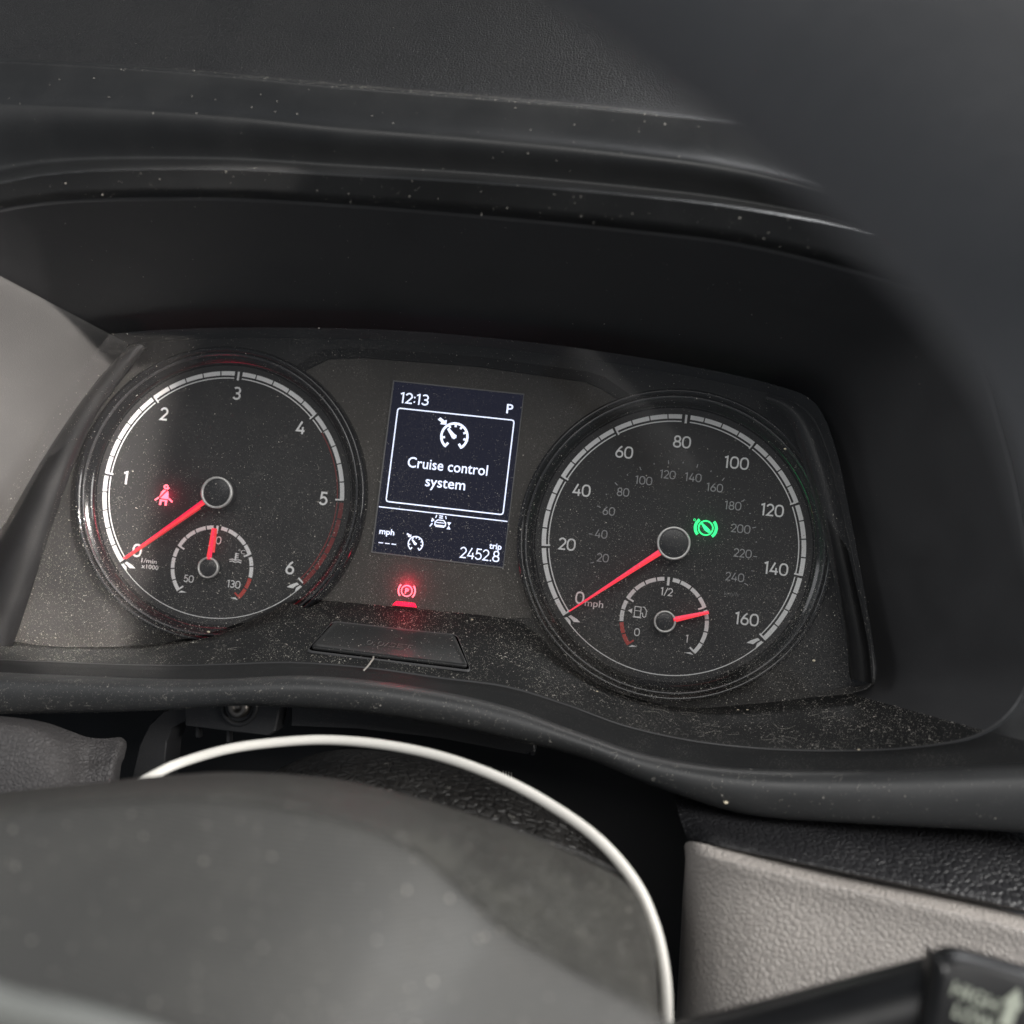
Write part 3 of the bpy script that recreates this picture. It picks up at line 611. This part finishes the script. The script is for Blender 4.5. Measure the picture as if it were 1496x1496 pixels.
mb = MB(); ribbon(mb, sfr(0, 0), [(.008*sw, -.737*shh), (.992*sw, -.737*shh)], .36); mb.build('divider_line', M['screen_ink'], disp)
def cruise_icon(u, w, r, lw):
    mb = MB(); fr = sfr(u, w); ribbon(mb, fr, arc(0, 0, r, r, -52, 232, 26), lw)
    for a in (-10, 25, 58, 90, 122, 190): c, s = math.cos(math.radians(a)), math.sin(math.radians(a)); ribbon(mb, fr, [(c*r*.72, s*r*.72), (c*r, s*r)], lw*.9, h=.01)
    for a in (-52, 232): c, s = math.cos(math.radians(a)), math.sin(math.radians(a)); ribbon(mb, fr, [(c*r*.66, s*r*.66), (c*(r+lw*.4), s*(r+lw*.4))], lw, h=.012)
    poly(mb, fr, [(-r*.50, r*.62), (-r*.62, r*.50), (-r*.16, -r*.14), (0, -r*.2), (r*.16, -r*.08), (r*.16, r*.1), (0, r*.18)], .015)
    poly(mb, fr, [(-r*1.25, r*1.35), (-r*1.42, r*1.15), (-r*1.12, r*.98), (-r*1.2, r*.82), (-r*.72, r*.82), (-r*.72, r*1.2), (-r*.9, r*1.12)], .01)
    return mb.build('cruise_symbol', M['screen_ink'], disp)
cruise_icon(.515, .285, 4.7, .85); cruise_icon(.322, .925, 2.6, .42)
mb = MB(); letters(mb, sfr(.094, .874), 'mph', 2.1, width=5.4, bold=.02); mb.build('unit_caption', M['screen_ink'], disp); mb = MB(); letters(mb, sfr(.925, .884), 'trip', 2.2, width=4.4, bold=.02); mb.build('trip_caption', M['screen_ink'], disp); mb = MB()
for k in (-1, 0, 1): ribbon(mb, sfr(.108+k*.05, .942), [(-.85, 0), (.85, 0)], .32)
mb.build('speed_dashes', M['screen_ink'], disp); mb = MB()
digits(mb, sfr(.815, .942), '2452.8', 4.0, w=.105, sx=.97); mb.build('trip_readout', M['screen_ink'], disp)
mb = MB(); fr = sfr(.49, .79)
ribbon(mb, fr, [(-1.9, -.9), (-1.9, .2), (-1.1, 1.0), (1.1, 1.0), (1.9, .2), (1.9, -.9)], .38, True); ribbon(mb, fr, [(-1.5, .1), (1.5, .1)], .3, h=.01); ribbon(mb, fr, [(-1.6, -1.3), (1.6, -1.3)], .45, h=.02)
ribbon(mb, fr, [(-1.9, 1.6), (-1.6, 2.7)], .35, h=.03); ribbon(mb, fr, [(1.9, 1.6), (1.6, 2.7)], .35, h=.03); ribbon(mb, fr, [(-.7, 2.5), (.7, 2.5)], .4, h=.03); ribbon(mb, fr, [(-.7, 1.8), (.7, 1.8)], .4, h=.03)
ribbon(mb, fr, [(-3.6, -1.6), (-2.8, -.4)], .45, h=.03); ribbon(mb, fr, [(-3.2, .2), (-3.0, 1.3), (-2.4, .8), (-3.2, .2)], .3, h=.03)
poly(mb, fr, [(2.4, .6), (3.9, .6), (3.15, -.6)], .03); poly(mb, fr, [(2.4, -1.9), (3.9, -1.9), (3.15, -.6)], .035)
mb.build('lane_assist_symbol', M['screen_ink'], disp)

# --- warning lights
def lampobj(name, loc, col, e, r=.8):
    d = bpy.data.lights.new(name, 'AREA'); d.shape = 'DISK'; d.size = r*2*S; d.energy = e; d.color = col
    o = bpy.data.objects.new(name, d); scene.collection.objects.link(o); return o, d
p = at(594.3, 863.2, -.1); fr = Fr((p[0], -.15, p[2])); mb = MB()
ribbon(mb, fr, arc(0, 0, 1.9, 1.9, 0, 351, 32), .42, True); letters(mb, fr, 'P', 2.0, .05, 0, bold=.02, lift=.01)
for s in (0, 180): ribbon(mb, fr, arc(0, 0, 3.0, 3.0, s-42, s+42, 12), .55, h=.01)
pb = mk('parking_brake_light', mb.v, mb.f, M['red_light'], cl)
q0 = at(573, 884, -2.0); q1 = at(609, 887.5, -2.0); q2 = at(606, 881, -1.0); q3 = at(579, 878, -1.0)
mk('painted_reflection_bar', [q0, q1, q2, q3], [(0, 1, 2, 3)], M['red_reflection'], pb)  # glowing strip painted as the brake light's reflection in the crease ledge
p = at(240.3, 723.5, -.1); fr = Fr((p[0], -.15, p[2]), (1.15, 0, 0), (0, 0, 1.15)); mb = MB()
ribbon(mb, fr, arc(0.2, 2.7, .55, .55, 0, 330, 12), .45, True); poly(mb, fr, [(-1.6, -.9), (-1.1, 1.0), (-.5, 1.7), (.4, 1.7)])
poly(mb, fr, [(-1.2, -1.1), (1.5, -1.1), (1.2, 1.0), (.9, 1.5)], .01); ribbon(mb, fr, [(-1.7, -.9), (-2.9, -1.9)], .5, h=.02); ribbon(mb, fr, [(1.6, -.9), (2.9, -1.9)], .5, h=.02)
ribbon(mb, fr, [(-1.3, -1.7), (1.2, -1.7)], .5, h=.02); ribbon(mb, fr, [(-.9, -1.9), (-1.0, -3.2)], .7, h=.03); ribbon(mb, fr, [(.8, -1.9), (.9, -3.2)], .7, h=.03); ribbon(mb, fr, [(.6, 1.9), (1.3, 2.5)], .35, h=.03)
sb = mk('seat_belt_light', mb.v, mb.f, M['red_light'], rev)
p = at(1031, 771.4, -.1); fr = Fr((p[0], -.15, p[2])); mb = MB()
ribbon(mb, fr, arc(0, 0, 2.45, 2.45, 0, 351, 32), .5, True); poly(mb, fr, [(-1.9, 1.6), (-1.5, 1.8), (1.5, -.5), (1.9, -1.3), (1.1, -1.6), (-.2, -.9)], .01)
for s in (0, 180): ribbon(mb, fr, arc(0, 0, 3.6, 3.6, s-48, s+44, 12), 1.0, h=.02)
ribbon(mb, fr, arc(-4.1, 2.4, .35, .35, 0, 330, 8), .18, True, h=.02)
gb = mk('brake_hold_light', mb.v, mb.f, M['green_light'], spd)
for nm, (px, py), col, e, dy in [('parking_brake_glow', (594, 856), (1, .01, .06), .0034, 0), ('seat_belt_glow', (240, 723), (1, .01, .08), .0022, 0), ('brake_hold_glow', (1031, 771), (.02, 1, .3), .0005, 0)]:
    p = at(px, py, -2.2); d = bpy.data.lights.new(nm, 'POINT'); d.energy = e; d.color = col; d.shadow_soft_size = .0016
    o = bpy.data.objects.new(nm, d); scene.collection.objects.link(o); o.location = Vector(p)*S

M['frame'] = plastic('cover_frame_plastic', (.0065, .0065, .007), .45, .2, 5, .15, spec=.35)
def side_frame(out_, in_):
    O = px3([(x, y, -1) for x, y in out_]); I = px3([(x, y, 0) for x, y in in_]); n = 6
    O1 = cr(O, n); Om = cr(px3([(x*.86+u*.14, y*.86+w*.14, -13) for (x, y), (u, w) in zip(out_, in_)]), n)
    Im = cr(px3([(x*.3+u*.7, y*.3+w*.7, -14) for (x, y), (u, w) in zip(out_, in_)]), n); I2 = cr(px3([(u, w, -9) for u, w in in_]), n); I3 = cr(px3([(u, w, .2) for u, w in in_]), n)
    v, f = grid([O1, Om, Im, I2, I3]); return mk('cover_side_frame', v, f, M['frame'], cl, True)
side_frame([(200, 500), (184, 509), (152, 545), (110, 598), (55, 682), (0, 776), (-70, 880), (-120, 990)], [(214, 508), (204, 520), (178, 553), (142, 605), (104, 690), (66, 800), (34, 900), (4, 985)])
side_frame([(1120, 574), (1160, 588), (1190, 618), (1215, 680), (1236, 770), (1256, 860), (1272, 940), (1277, 1000)], [(1118, 586), (1140, 600), (1158, 628), (1178, 690), (1203, 780), (1222, 865), (1236, 940), (1243, 992)])
# --- clear dusty cover in front of the dials
cov = (Bc-cB)*.985+cB; zt = cov[:, 2]; cov[:, 1] = np.interp(zt, [zt.min(), zt.max()], [-6.0, -19.0])
cover = mk('clear_cover', cov, [tuple(range(len(cov)))], M['cover'], cl)

# ------------------------------------------------------------------ cavity, bracket, cowl, cable
def slab(name, pts, mat, label=None, kind=None):
    v = px3(pts); return mk(name, v, [tuple(range(len(pts)))], mat)
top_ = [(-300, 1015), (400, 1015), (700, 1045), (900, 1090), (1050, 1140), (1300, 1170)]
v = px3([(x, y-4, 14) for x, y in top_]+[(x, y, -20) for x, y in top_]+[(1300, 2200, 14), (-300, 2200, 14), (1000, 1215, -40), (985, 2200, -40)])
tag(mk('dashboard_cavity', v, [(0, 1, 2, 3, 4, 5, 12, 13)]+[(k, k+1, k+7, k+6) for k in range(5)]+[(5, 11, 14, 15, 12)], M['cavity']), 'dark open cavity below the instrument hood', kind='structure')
br = empty('mounting_bracket', at(400, 1080, -20)); tag(br, 'black plastic mounting frame with clips under the hood lip behind the white cable', 'bracket')
def pris(name, P, Y, dpt, mat, parent, sm=False): v, f = prism(P, Y, dpt); return mk(name, v, f, mat, parent, sm)
pris('curved_arm', [(190, 1150), (203, 1090), (218, 1058), (240, 1038), (272, 1028), (275, 1050), (252, 1062), (243, 1085), (236, 1150)], -30, 12, M['bracket'], br)
pris('screw_plate', [(268, 1022), (412, 1028), (408, 1040), (402, 1068), (392, 1075), (345, 1070), (270, 1060)], -32, 8, M['bracket'], br)
pris('support_bar', [(425, 1030), (600, 1042), (780, 1078), (782, 1098), (765, 1101), (640, 1078), (520, 1064), (424, 1060)], -28, 9, M['bracket'], br)
for x, y in [(288, 1058), (333, 1066), (769, 1082), (778, 1084)]:
    pris('clip_pin', [(x-2.5, y), (x+2.5, y), (x+2.5, y+20), (x-2.5, y+20)], -25, 3, M['bracket'], br)
p = at(348, 1033, -33.5); v, f = lathe(p[0], p[2], [(3.6, -31.8), (3.6, -33.0), (3.0, -34.2), (1.6, -34.8), (1.2, -34.0), (.01, -34.0)], 32)
mk('screw', v, f, M['screw'], br, True)
p = at(348, 1033, -32.6); v, f = lathe(p[0], p[2], [(6.4, -31.9), (6.2, -32.8), (5.0, -32.8), (4.6, -32.0)], 32); mk('screw_washer', v, f, M['bracket'], br, True)
mb = MB()
for k in range(4): mb.add(*prism([(734+k*4, 1126+k), (736+k*4, 1126+k), (736+k*4, 1158+k), (734+k*4, 1158+k)], -8, .5))
M['bar_ink'] = plastic('bar_ink', (.25, .24, .22), .6, 0, 1, 0, mott=.4)
mb.build('barcode_label', M['bar_ink'], br)

cw = empty('column_cowl', at(700, 1300, -60)); tag(cw, 'black wrinkled vinyl steering column cover under the white cable', 'column cover')
c0 = [(300, 1190, -42), (380, 1140, -42), (450, 1105, -42), (526, 1095, -42), (652, 1113, -42), (750, 1146, -42), (830, 1190, -42), (885, 1240, -42), (915, 1300, -42), (925, 1500, -42)]
def crow(dy, Y, dx=0, s=1.0): return [((x-600)*s+600+dx, y+dy, Y) for x, y, _ in c0]
loft('gaiter', [crow(4, -30), crow(0, -42), crow(14, -56), crow(50, -72), crow(110, -84), crow(200, -92), crow(500, -92)], M['cowl'], cw)
ce = [(560, 1180), (690, 1192), (758, 1213), (830, 1236), (890, 1262), (935, 1287), (950, 1330), (958, 1400), (962, 1560)]
M['cowl_shell'] = plastic('cowl_shell', (.035, .034, .033), .5, .8, .9, .3, kind='leather', dist=.3)
def cer(dy, Y): return [(x+dy*.25*(y > 1290), y+dy, Y) for x, y in ce]
loft('cowl_shell', [[(x, y+2, -85) for x, y in ce], [(x, y, -96) for x, y in ce], [(x-3, y+5, -99) for x, y in ce], [(x-10, y+14, -98) for x, y in ce], [(x-30, y+60, -98) for x, y in ce], [(x-100, y+240, -100) for x, y in ce]], M['cowl_shell'], cw)

cpx = [(150, 1175, -92), (222, 1134, -86), (262, 1115, -80), (330, 1095, -76), (400, 1085, -73), (475, 1081, -72), (560, 1088, -74), (650, 1107, -78), (740, 1141, -84), (820, 1186, -90), (880, 1232, -95), (928, 1290, -100), (955, 1350, -104), (969, 1410, -107), (974, 1470, -109), (974, 1560, -112)]
v, f = tube(px3(cpx), 1.32, 18, 10)
tag(mk('white_cable', v, f, M['cable'], None, True), 'white cable arching over the dark opening below the instruments', 'cable')

# ------------------------------------------------------------------ door-side trims
gt = empty('grey_trim_panel', at(1250, 1400, -60)); tag(gt, 'light grey grained vinyl panel at the lower right of the dashboard', 'trim panel')
def col_(x0, y0, Y0, x1, y1, Y1, x2, y2, Y2): return [(x0, y0, Y0), (x1, y1, Y1), ((x1*.8+x2*.2), y1*.8+y2*.2, Y1+2), (x2, y2, Y2)]
cols = [col_(999, 1236, -20, 1000, 1258, -22, 984, 1560, -20), col_(1002, 1232, -52, 1003, 1254, -55, 987, 1560, -52), col_(1008, 1230, -64, 1013, 1252, -69, 997, 1560, -64), col_(1022, 1232, -69, 1034, 1257, -76, 1028, 1560, -72),
        col_(1060, 1240, -70, 1072, 1265, -79, 1075, 1580, -75), col_(1120, 1254, -70, 1130, 1279, -80, 1135, 1600, -76), col_(1250, 1284, -70, 1262, 1309, -80, 1280, 1620, -76), col_(1380, 1310, -70, 1390, 1338, -80, 1420, 1660, -76), col_(1510, 1340, -70, 1512, 1368, -80, 1560, 1700, -76), col_(1750, 1400, -70, 1760, 1430, -80, 1800, 1800, -76)]
rows_ = [[c[k] for c in cols] for k in range(4)]
rr = [rows_[0], [(a, b+1, Y-.8) for a, b, Y in rows_[0]], [(a*.2+c*.8, b*.2+d*.8, Y*.15+Z*.85) for (a, b, Y), (c, d, Z) in zip(rows_[0], rows_[1])], rows_[1], rows_[2], rows_[3]]
grey = loft('vinyl_face', rr, M['grey_vinyl'], gt, n=10, m=6)
bt = empty('black_trim_pad', at(1250, 1230, -60)); tag(bt, 'black grained pad between the hood lip and the light grey panel', 'trim pad')
b0 = [(985, 1160, -36), (1030, 1170, -38), (1100, 1180, -38), (1250, 1190, -38), (1500, 1200, -38), (1800, 1215, -38)]
b1 = [(992, 1190, -48), (1030, 1200, -54), (1100, 1212, -56), (1250, 1225, -56), (1500, 1245, -56), (1800, 1270, -56)]
b2 = [(1000, 1215, -54), (1035, 1221, -66), (1100, 1234, -68), (1250, 1262, -70), (1500, 1300, -70), (1800, 1350, -70)]
b3 = [(1007, 1229, -56), (1040, 1233, -70), (1100, 1246, -73), (1250, 1277, -75), (1500, 1329, -75), (1800, 1392, -75)]
b4 = [(1009, 1234, -50), (1040, 1240, -66), (1100, 1252, -67), (1250, 1284, -68), (1500, 1336, -68), (1800, 1398, -68)]
loft('pad_face', [b0, b1, b2, b3, b4], M['black_vinyl'], bt, n=10, m=6)
lt = empty('side_trim_panel', at(80, 1120, -60)); tag(lt, 'dark grey grained leather-look panel at the left below the hood lip', 'trim panel')
l0 = [(-120, 1036, -50), (0, 1046, -50), (60, 1054, -50), (100, 1067, -50), (128, 1077, -48), (155, 1079, -46), (176, 1077, -42), (184, 1083, -34)]
l1 = [(-120, 1041, -58), (0, 1052, -58), (60, 1062, -57), (100, 1077, -55), (128, 1088, -52), (155, 1090, -50), (176, 1086, -47), (185, 1090, -36)]
l2 = [(-120, 1060, -66), (0, 1072, -66), (60, 1082, -65), (98, 1100, -61), (124, 1108, -55), (152, 1108, -54), (172, 1104, -52), (182, 1106, -38)]
l3 = [(-120, 1160, -72), (0, 1170, -72), (60, 1170, -70), (95, 1170, -66), (120, 1165, -60), (145, 1160, -58), (165, 1155, -55), (174, 1150, -40)]
l4 = [(-120, 1400, -72), (0, 1400, -72), (60, 1400, -70), (90, 1400, -66), (115, 1400, -60), (140, 1400, -58), (160, 1400, -55), (168, 1400, -40)]
loft('vinyl_face', [l0, l1, l2, l3, l4], M['side_vinyl'], lt, n=8, m=6)

# ------------------------------------------------------------------ steering wheel
wh = empty('steering_wheel', at(300, 1700, -200)); tag(wh, 'out of focus dusty grey steering wheel in the foreground, airbag pad at the lower left', 'steering wheel')
op = [(-300, 1215), (-150, 1180), (0, 1158), (120, 1146), (230, 1134), (350, 1128), (500, 1140), (651, 1178), (758, 1216), (850, 1254), (915, 1290), (944, 1340), (958, 1420), (964, 1510), (968, 1700)]
cp_ = [(-300, 1245), (-150, 1212), (-20, 1192), (80, 1177), (190, 1167), (300, 1166), (420, 1180), (531, 1206), (610, 1243), (670, 1295), (730, 1350), (800, 1395), (880, 1440), (960, 1485), (1040, 1560)]
def mixr(t, Y, q=0.0): return [(a*(1-t)+c*t, b*(1-t)+d*t, Y) for (a, b), (c, d) in zip(op, cp_)]
loft('pad_shoulder', [[(a, b+6, -90) for a, b in op], mixr(0, -115), mixr(.12, -136), mixr(.4, -155), mixr(.75, -169), mixr(.95, -175), mixr(1.0, -176.2), mixr(1.02, -176.0)], M['pad_band'], wh, n=8, m=4)
cx_, cy_ = 250, 1950
def inn(t, Y): return [(c*(1-t)+cx_*t, d*(1-t)+cy_*t, Y) for c, d in cp_]
loft('airbag_pad', [inn(-.004, -175.4), inn(.0, -176.0), inn(.02, -177.2), inn(.06, -180.2), inn(.15, -187.5), inn(.3, -199), inn(.5, -211), inn(.75, -221), inn(1.0, -226)], M['pad'], wh, n=8, m=4)
rc = px3([(420, -760, -272), (660, -560, -274), (870, -410, -276), (1080, -280, -278), (1270, -150, -279), (1440, -30, -280), (1600, 110, -280), (1740, 280, -278), (1850, 480, -276), (1920, 760, -272)])
v, f = tube(rc, 15.5, 40, 12); mk('wheel_rim', v, f, M['rim'], wh, True)
v, f = tube(px3([(-260, 1420, -236), (-100, 1448, -236), (0, 1486, -236), (120, 1512, -235), (240, 1550, -234), (360, 1610, -233)]), 2.6, 16); mk('spoke_trim', v, f, M['spoke'], wh, True)

# ------------------------------------------------------------------ column stalk
stk = empty('column_stalk', at(1300, 1500, -145)); tag(stk, 'black steering column stalk with HIGH and LOW marks and a white arrow on its end', 'stalk')
v, f = tube(px3([(880, 1594, -142), (1040, 1551, -142), (1200, 1509, -142), (1390, 1459, -142)]), [8.0, 8.0, 8.0, 8.0], 28, 10); mk('arm', v, f, M['stalk'], stk, True)
kq = [(1350, 1404), (1362, 1390), (1384, 1382), (1420, 1388), (1500, 1411), (1640, 1450), (1640, 1760), (1340, 1700)]
def kr(k, Y): c = (1500, 1560); return [at(c[0]+(x-c[0])*(1-k), c[1]+(y-c[1])*(1-k), Y) for x, y in kq]
R_ = [kr(.03, -128), kr(0, -136), kr(0, -146), kr(.03, -150), kr(.09, -153), kr(.17, -154)]
R_ = [crc(r, 5) for r in R_]; v, f = grid(R_, True); f.append(tuple(range(len(v)-len(R_[0]), len(v)))); knob = mk('end_switch', v, f, M['stalk'], stk, True)
o_ = at(1425, 1456, -154.6); u_ = at(1456, 1469, -154.6)-at(1394, 1443, -154.6); u_ /= np.linalg.norm(u_); v_ = np.cross(np.array([0, -1, 0.]), u_); v_ = np.array([-u_[2], 0, u_[0]])
sfr2 = Fr(o_, u_, v_); mb = MB(); letters(mb, sfr2, 'HIGH', 2.5, 0, 0, width=8.2, bold=.02)
q = onplane(1424, 1487, sfr2); letters(mb, sfr2, 'LOW', 2.5, q[0], q[1], width=7.4, bold=.02)
q = onplane(1478, 1472, sfr2); ax, ay = q
poly(mb, sfr2, [(ax-1.9, ay+.3), (ax, ay+3.6), (ax+1.9, ay+.3)], .01); poly(mb, sfr2, [(ax-1.1, ay+.3), (ax+1.1, ay+.3), (ax+1.1, ay-3.6), (ax-1.1, ay-3.6)], .02)
mk('switch_marking', mb.v, mb.f, M['stalk_ink'], knob)

# ------------------------------------------------------------------ dust, lint, crumbs
def flakes(name, o, N, dens, smin, smax, mat, lift=.08, exclude=None):
    me = o.data; me.calc_loop_triangles(); org = ORG[o.name]
    V = np.array([q.co for q in me.vertices])/S+org; Tt = np.array([t.vertices for t in me.loop_triangles])
    A, B, C = V[Tt[:, 0]], V[Tt[:, 1]], V[Tt[:, 2]]; n = np.cross(B-A, C-A); ar = np.linalg.norm(n, axis=1); ok = ar > 1e-9
    A, B, C, n, ar = A[ok], B[ok], C[ok], n[ok], ar[ok]; n = n/ar[:, None]
    N6 = N*6; i = rng.choice(len(ar), N*6, p=ar/ar.sum()); a = rng.random((N*6, 2)); s = a.sum(1) > 1; a[s] = 1-a[s]
    P = A[i]+(B[i]-A[i])*a[:, :1]+(C[i]-A[i])*a[:, 1:]; nn_ = n[i]; fl = (nn_@np.array([0, 1, 0])) > 0; nn_[fl] *= -1
    D = (P-CP)@CM; px = 748+FPX*D[:, 0]/D[:, 2]; py = 748+FPX*D[:, 1]/D[:, 2]
    k = (px > -60) & (px < 1560) & (py > -60) & (py < 1560) & (rng.random(N*6) < dens(px, py, P)); P = P[k][:N]; nn_ = nn_[k][:N]; m = len(P)
    t = np.cross(nn_, rng.normal(size=(m, 3))); t /= np.linalg.norm(t, axis=1)[:, None]; b = np.cross(nn_, t)
    r = smin*(smax/smin)**(rng.random(m)**1.7); el = rng.uniform(.4, 1, m); tilt = rng.normal(0, .35, (m, 4))
    vs = []
    for q, (x, y) in enumerate([(1, .2), (-.1, 1), (-1, -.2), (.2, -.9)]):
        j = rng.uniform(.6, 1.2, m); vs.append(P+nn_*(lift+r*.3+tilt[:, q]*r*.5)[:, None]+t*(x*r*j)[:, None]+b*(y*r*el*j)[:, None])
    v = np.stack(vs, 1).reshape(-1, 3); f = [(4*q, 4*q+1, 4*q+2, 4*q+3) for q in range(m)]
    return v, f
def sm(x, a, b): t = np.clip((x-a)/(b-a), 0, 1); return t*t*(3-2*t)
DU = MB()
def _d(): pass
def dust(o, N, dens, a=.06, b=.3): v, f = flakes('d', o, N, dens, a, b, None); DU.add(v, f)
clump = lambda P: .3+.4*sm(P[:, 1], -24, -4)+.5*(np.sin(P[:, 0]*.21+1)*np.sin(P[:, 2]*.33+P[:, 0]*.07) > -.1)
dust(shelf, 20000, lambda x, y, P: clump(P), .08, .20); dust(shelf, 4200, lambda x, y, P: clump(P), .14, .40)
dust(lip, 8000, lambda x, y, P: sm(1200-x, 0, 900)*.8+.2, .06, .16); dust(lip, 700, lambda x, y, P: .5+.5*(x < 800), .1, .3)
dust(cover, 30000, lambda x, y, P: .12+.88*sm(y, 600, 900)*np.where(x > 1180, .4, 1), .06, .13); dust(cover, 3600, lambda x, y, P: .08+.92*sm(y, 640, 950)*np.where(x > 1180, .4, 1), .08, .30)
for nm in ('brow', 'pocket_lining', 'front_band'):
    dust(bpy.data.objects[nm], 260, lambda x, y, P: np.where(x < 1200, 1., .2), .06, .34)
dust(bpy.data.objects['dashboard_top'], 150, lambda x, y, P: np.where(x < 1000, 1., .0), .05, .2)
dust(bpy.data.objects['brow'], 160, lambda x, y, P: (x > 830) & (x < 1060) & (y < 230), .1, .5)
dust(bpy.data.objects['pad_shoulder'], 1700, lambda x, y, P: .3+.7*(x<1000), .15, .42); dust(bpy.data.objects['pad_shoulder'], 4200, lambda x, y, P: (x < 760) & (y < 1225), .15, .5); dust(bpy.data.objects['cowl_shell'], 900, lambda x, y, P: 1., .1, .35)
def on_bead(x, y, P): yb = np.interp(x, [0, 120, 300, 500, 700, 900, 1080], [88, 95, 107, 126, 142, 160, 182]); return (np.abs(y-yb) < 2.6)*np.clip((x-120)/500, 0, 1)*(x < 960)
v, f = flakes('d', bpy.data.objects['brow'], 26000, on_bead, .1, .26, None); DU.add(v[:6400], f[:1600])  # pale flakes along the bead imitate its grazing highlight and scuffing
dust(bpy.data.objects['wheel_rim'], 40, lambda x, y, P: (x > 620) & (x < 1150) & (y < 300) & (P[:, 1] < -270), .15, .3); dust(bpy.data.objects['airbag_pad'], 300, lambda x, y, P: 1., .12, .3); dust(bpy.data.objects['airbag_pad'], 22, lambda x, y, P: 1., .35, .55)
dust(bpy.data.objects['gaiter'], 120, lambda x, y, P: 1., .05, .25)
dust(button, 420, lambda x, y, P: 1., .06, .28)
tag(DU.build('dust', M['dust']), 'pale dust specks over the hood, shelf and clear cover, with scuff and highlight flecks along the brow bead', kind='stuff')
LM = MB()
def hair(o, n, lo, hi, reg, r=.03):
    b = bvh_of(o)
    for _ in range(n):
        for _t in range(20):
            x, y = rng.uniform(reg[0], reg[2]), rng.uniform(reg[1], reg[3]); d = CM @ np.array([(x-748)/FPX, (y-748)/FPX, 1.0]); h = b.ray_cast(Vector(CP), Vector(d).normalized())
            if h[0] is not None: break
        if h[0] is None: continue
        p = np.array(h[0]); nv = np.array(h[1]); nv = nv if nv[1] < 0 else -nv
        t = np.cross(nv, rng.normal(size=3)); t /= np.linalg.norm(t); s = np.cross(nv, t); Ln = rng.uniform(lo, hi); k = rng.normal(0, 1.0)
        pts = [p+nv*(.15+.25*math.sin(math.pi*u))+t*Ln*(u-.5)+s*Ln*k*(u-.5)**2*2+s*rng.normal(0, .05)*Ln for u in np.linspace(0, 1, 5)]
        LM.add(*tube(pts, r*rng.uniform(.6, 1.2), 4, 3))
hair(shelf, 90, .8, 3.2, (0, 880, 1400, 1090)); hair(lip, 45, .8, 2.5, (0, 990, 1300, 1150)); hair(cover, 60, .5, 2.2, (20, 640, 1200, 1000), .025)
hair(shelf, 26, 2, 7, (930, 1030, 1260, 1100), .03); hair(bpy.data.objects['gaiter'], 14, .6, 2, (450, 1110, 800, 1200), .03)
tag(LM.build('lint', M['lint']), 'fine pale lint fibres on the dusty shelf and lip', kind='stuff')
v, f = tube([np.array(BF.p(*onplane(x, y, BF), h)) for x, y, h in [(545.5, 964, 1.2), (545, 970, 1.8), (541, 976, 2.0), (537, 980, 1.6), (531, 983, .8)]], .28, 8, 6)
tag(mk('lint_strand', v, f, M['lint'], None, True), 'single curved pale strand hanging off the lower edge of the trapezoid button', 'lint strand')
CR_ = MB()
def crumb(px, py, o, r):
    d = CM @ np.array([(px-748)/FPX, (py-748)/FPX, 1.0]); h = bvh_of(o).ray_cast(Vector(CP), Vector(d).normalized())
    if h[0] is None: return
    p = np.array(h[0]); p = p+np.array([0, -r*.6, 0]); ph = (1+5**.5)/2
    iv = [(-1, ph, 0), (1, ph, 0), (-1, -ph, 0), (1, -ph, 0), (0, -1, ph), (0, 1, ph), (0, -1, -ph), (0, 1, -ph), (ph, 0, -1), (ph, 0, 1), (-ph, 0, -1), (-ph, 0, 1)]
    iff = [(0, 11, 5), (0, 5, 1), (0, 1, 7), (0, 7, 10), (0, 10, 11), (1, 5, 9), (5, 11, 4), (11, 10, 2), (10, 7, 6), (7, 1, 8), (3, 9, 4), (3, 4, 2), (3, 2, 6), (3, 6, 8), (3, 8, 9), (4, 9, 5), (2, 4, 11), (6, 2, 10), (8, 6, 7), (9, 8, 1)]
    sc = np.array([1.3, .8, .8]); CR_.add([p+np.array(q)/1.9*r*sc*rng.uniform(.75, 1.2) for q in iv], iff)
for x, y, o, r in [(305, 923, cover, .55), (1189, 965, cover, .55), (1147, 656, cover, .4), (872, 1010, shelf, .4), (910, 1015, shelf, .35), (800, 1035, shelf, .45), (1060, 1172, lip, .6), (1092, 1037, shelf, .35), (540, 970, shelf, .3), (20, 862, cover, .35), (1078, 1037, shelf, .35), (1254, 1095, shelf, .35), (690, 905, shelf, .4), (925, 1012, shelf, .35)]: crumb(x, y, o, r)
tag(CR_.build('crumbs', M['crumb']), 'small pale crumbs lying on the dusty lower shelf and clear cover', kind='stuff')
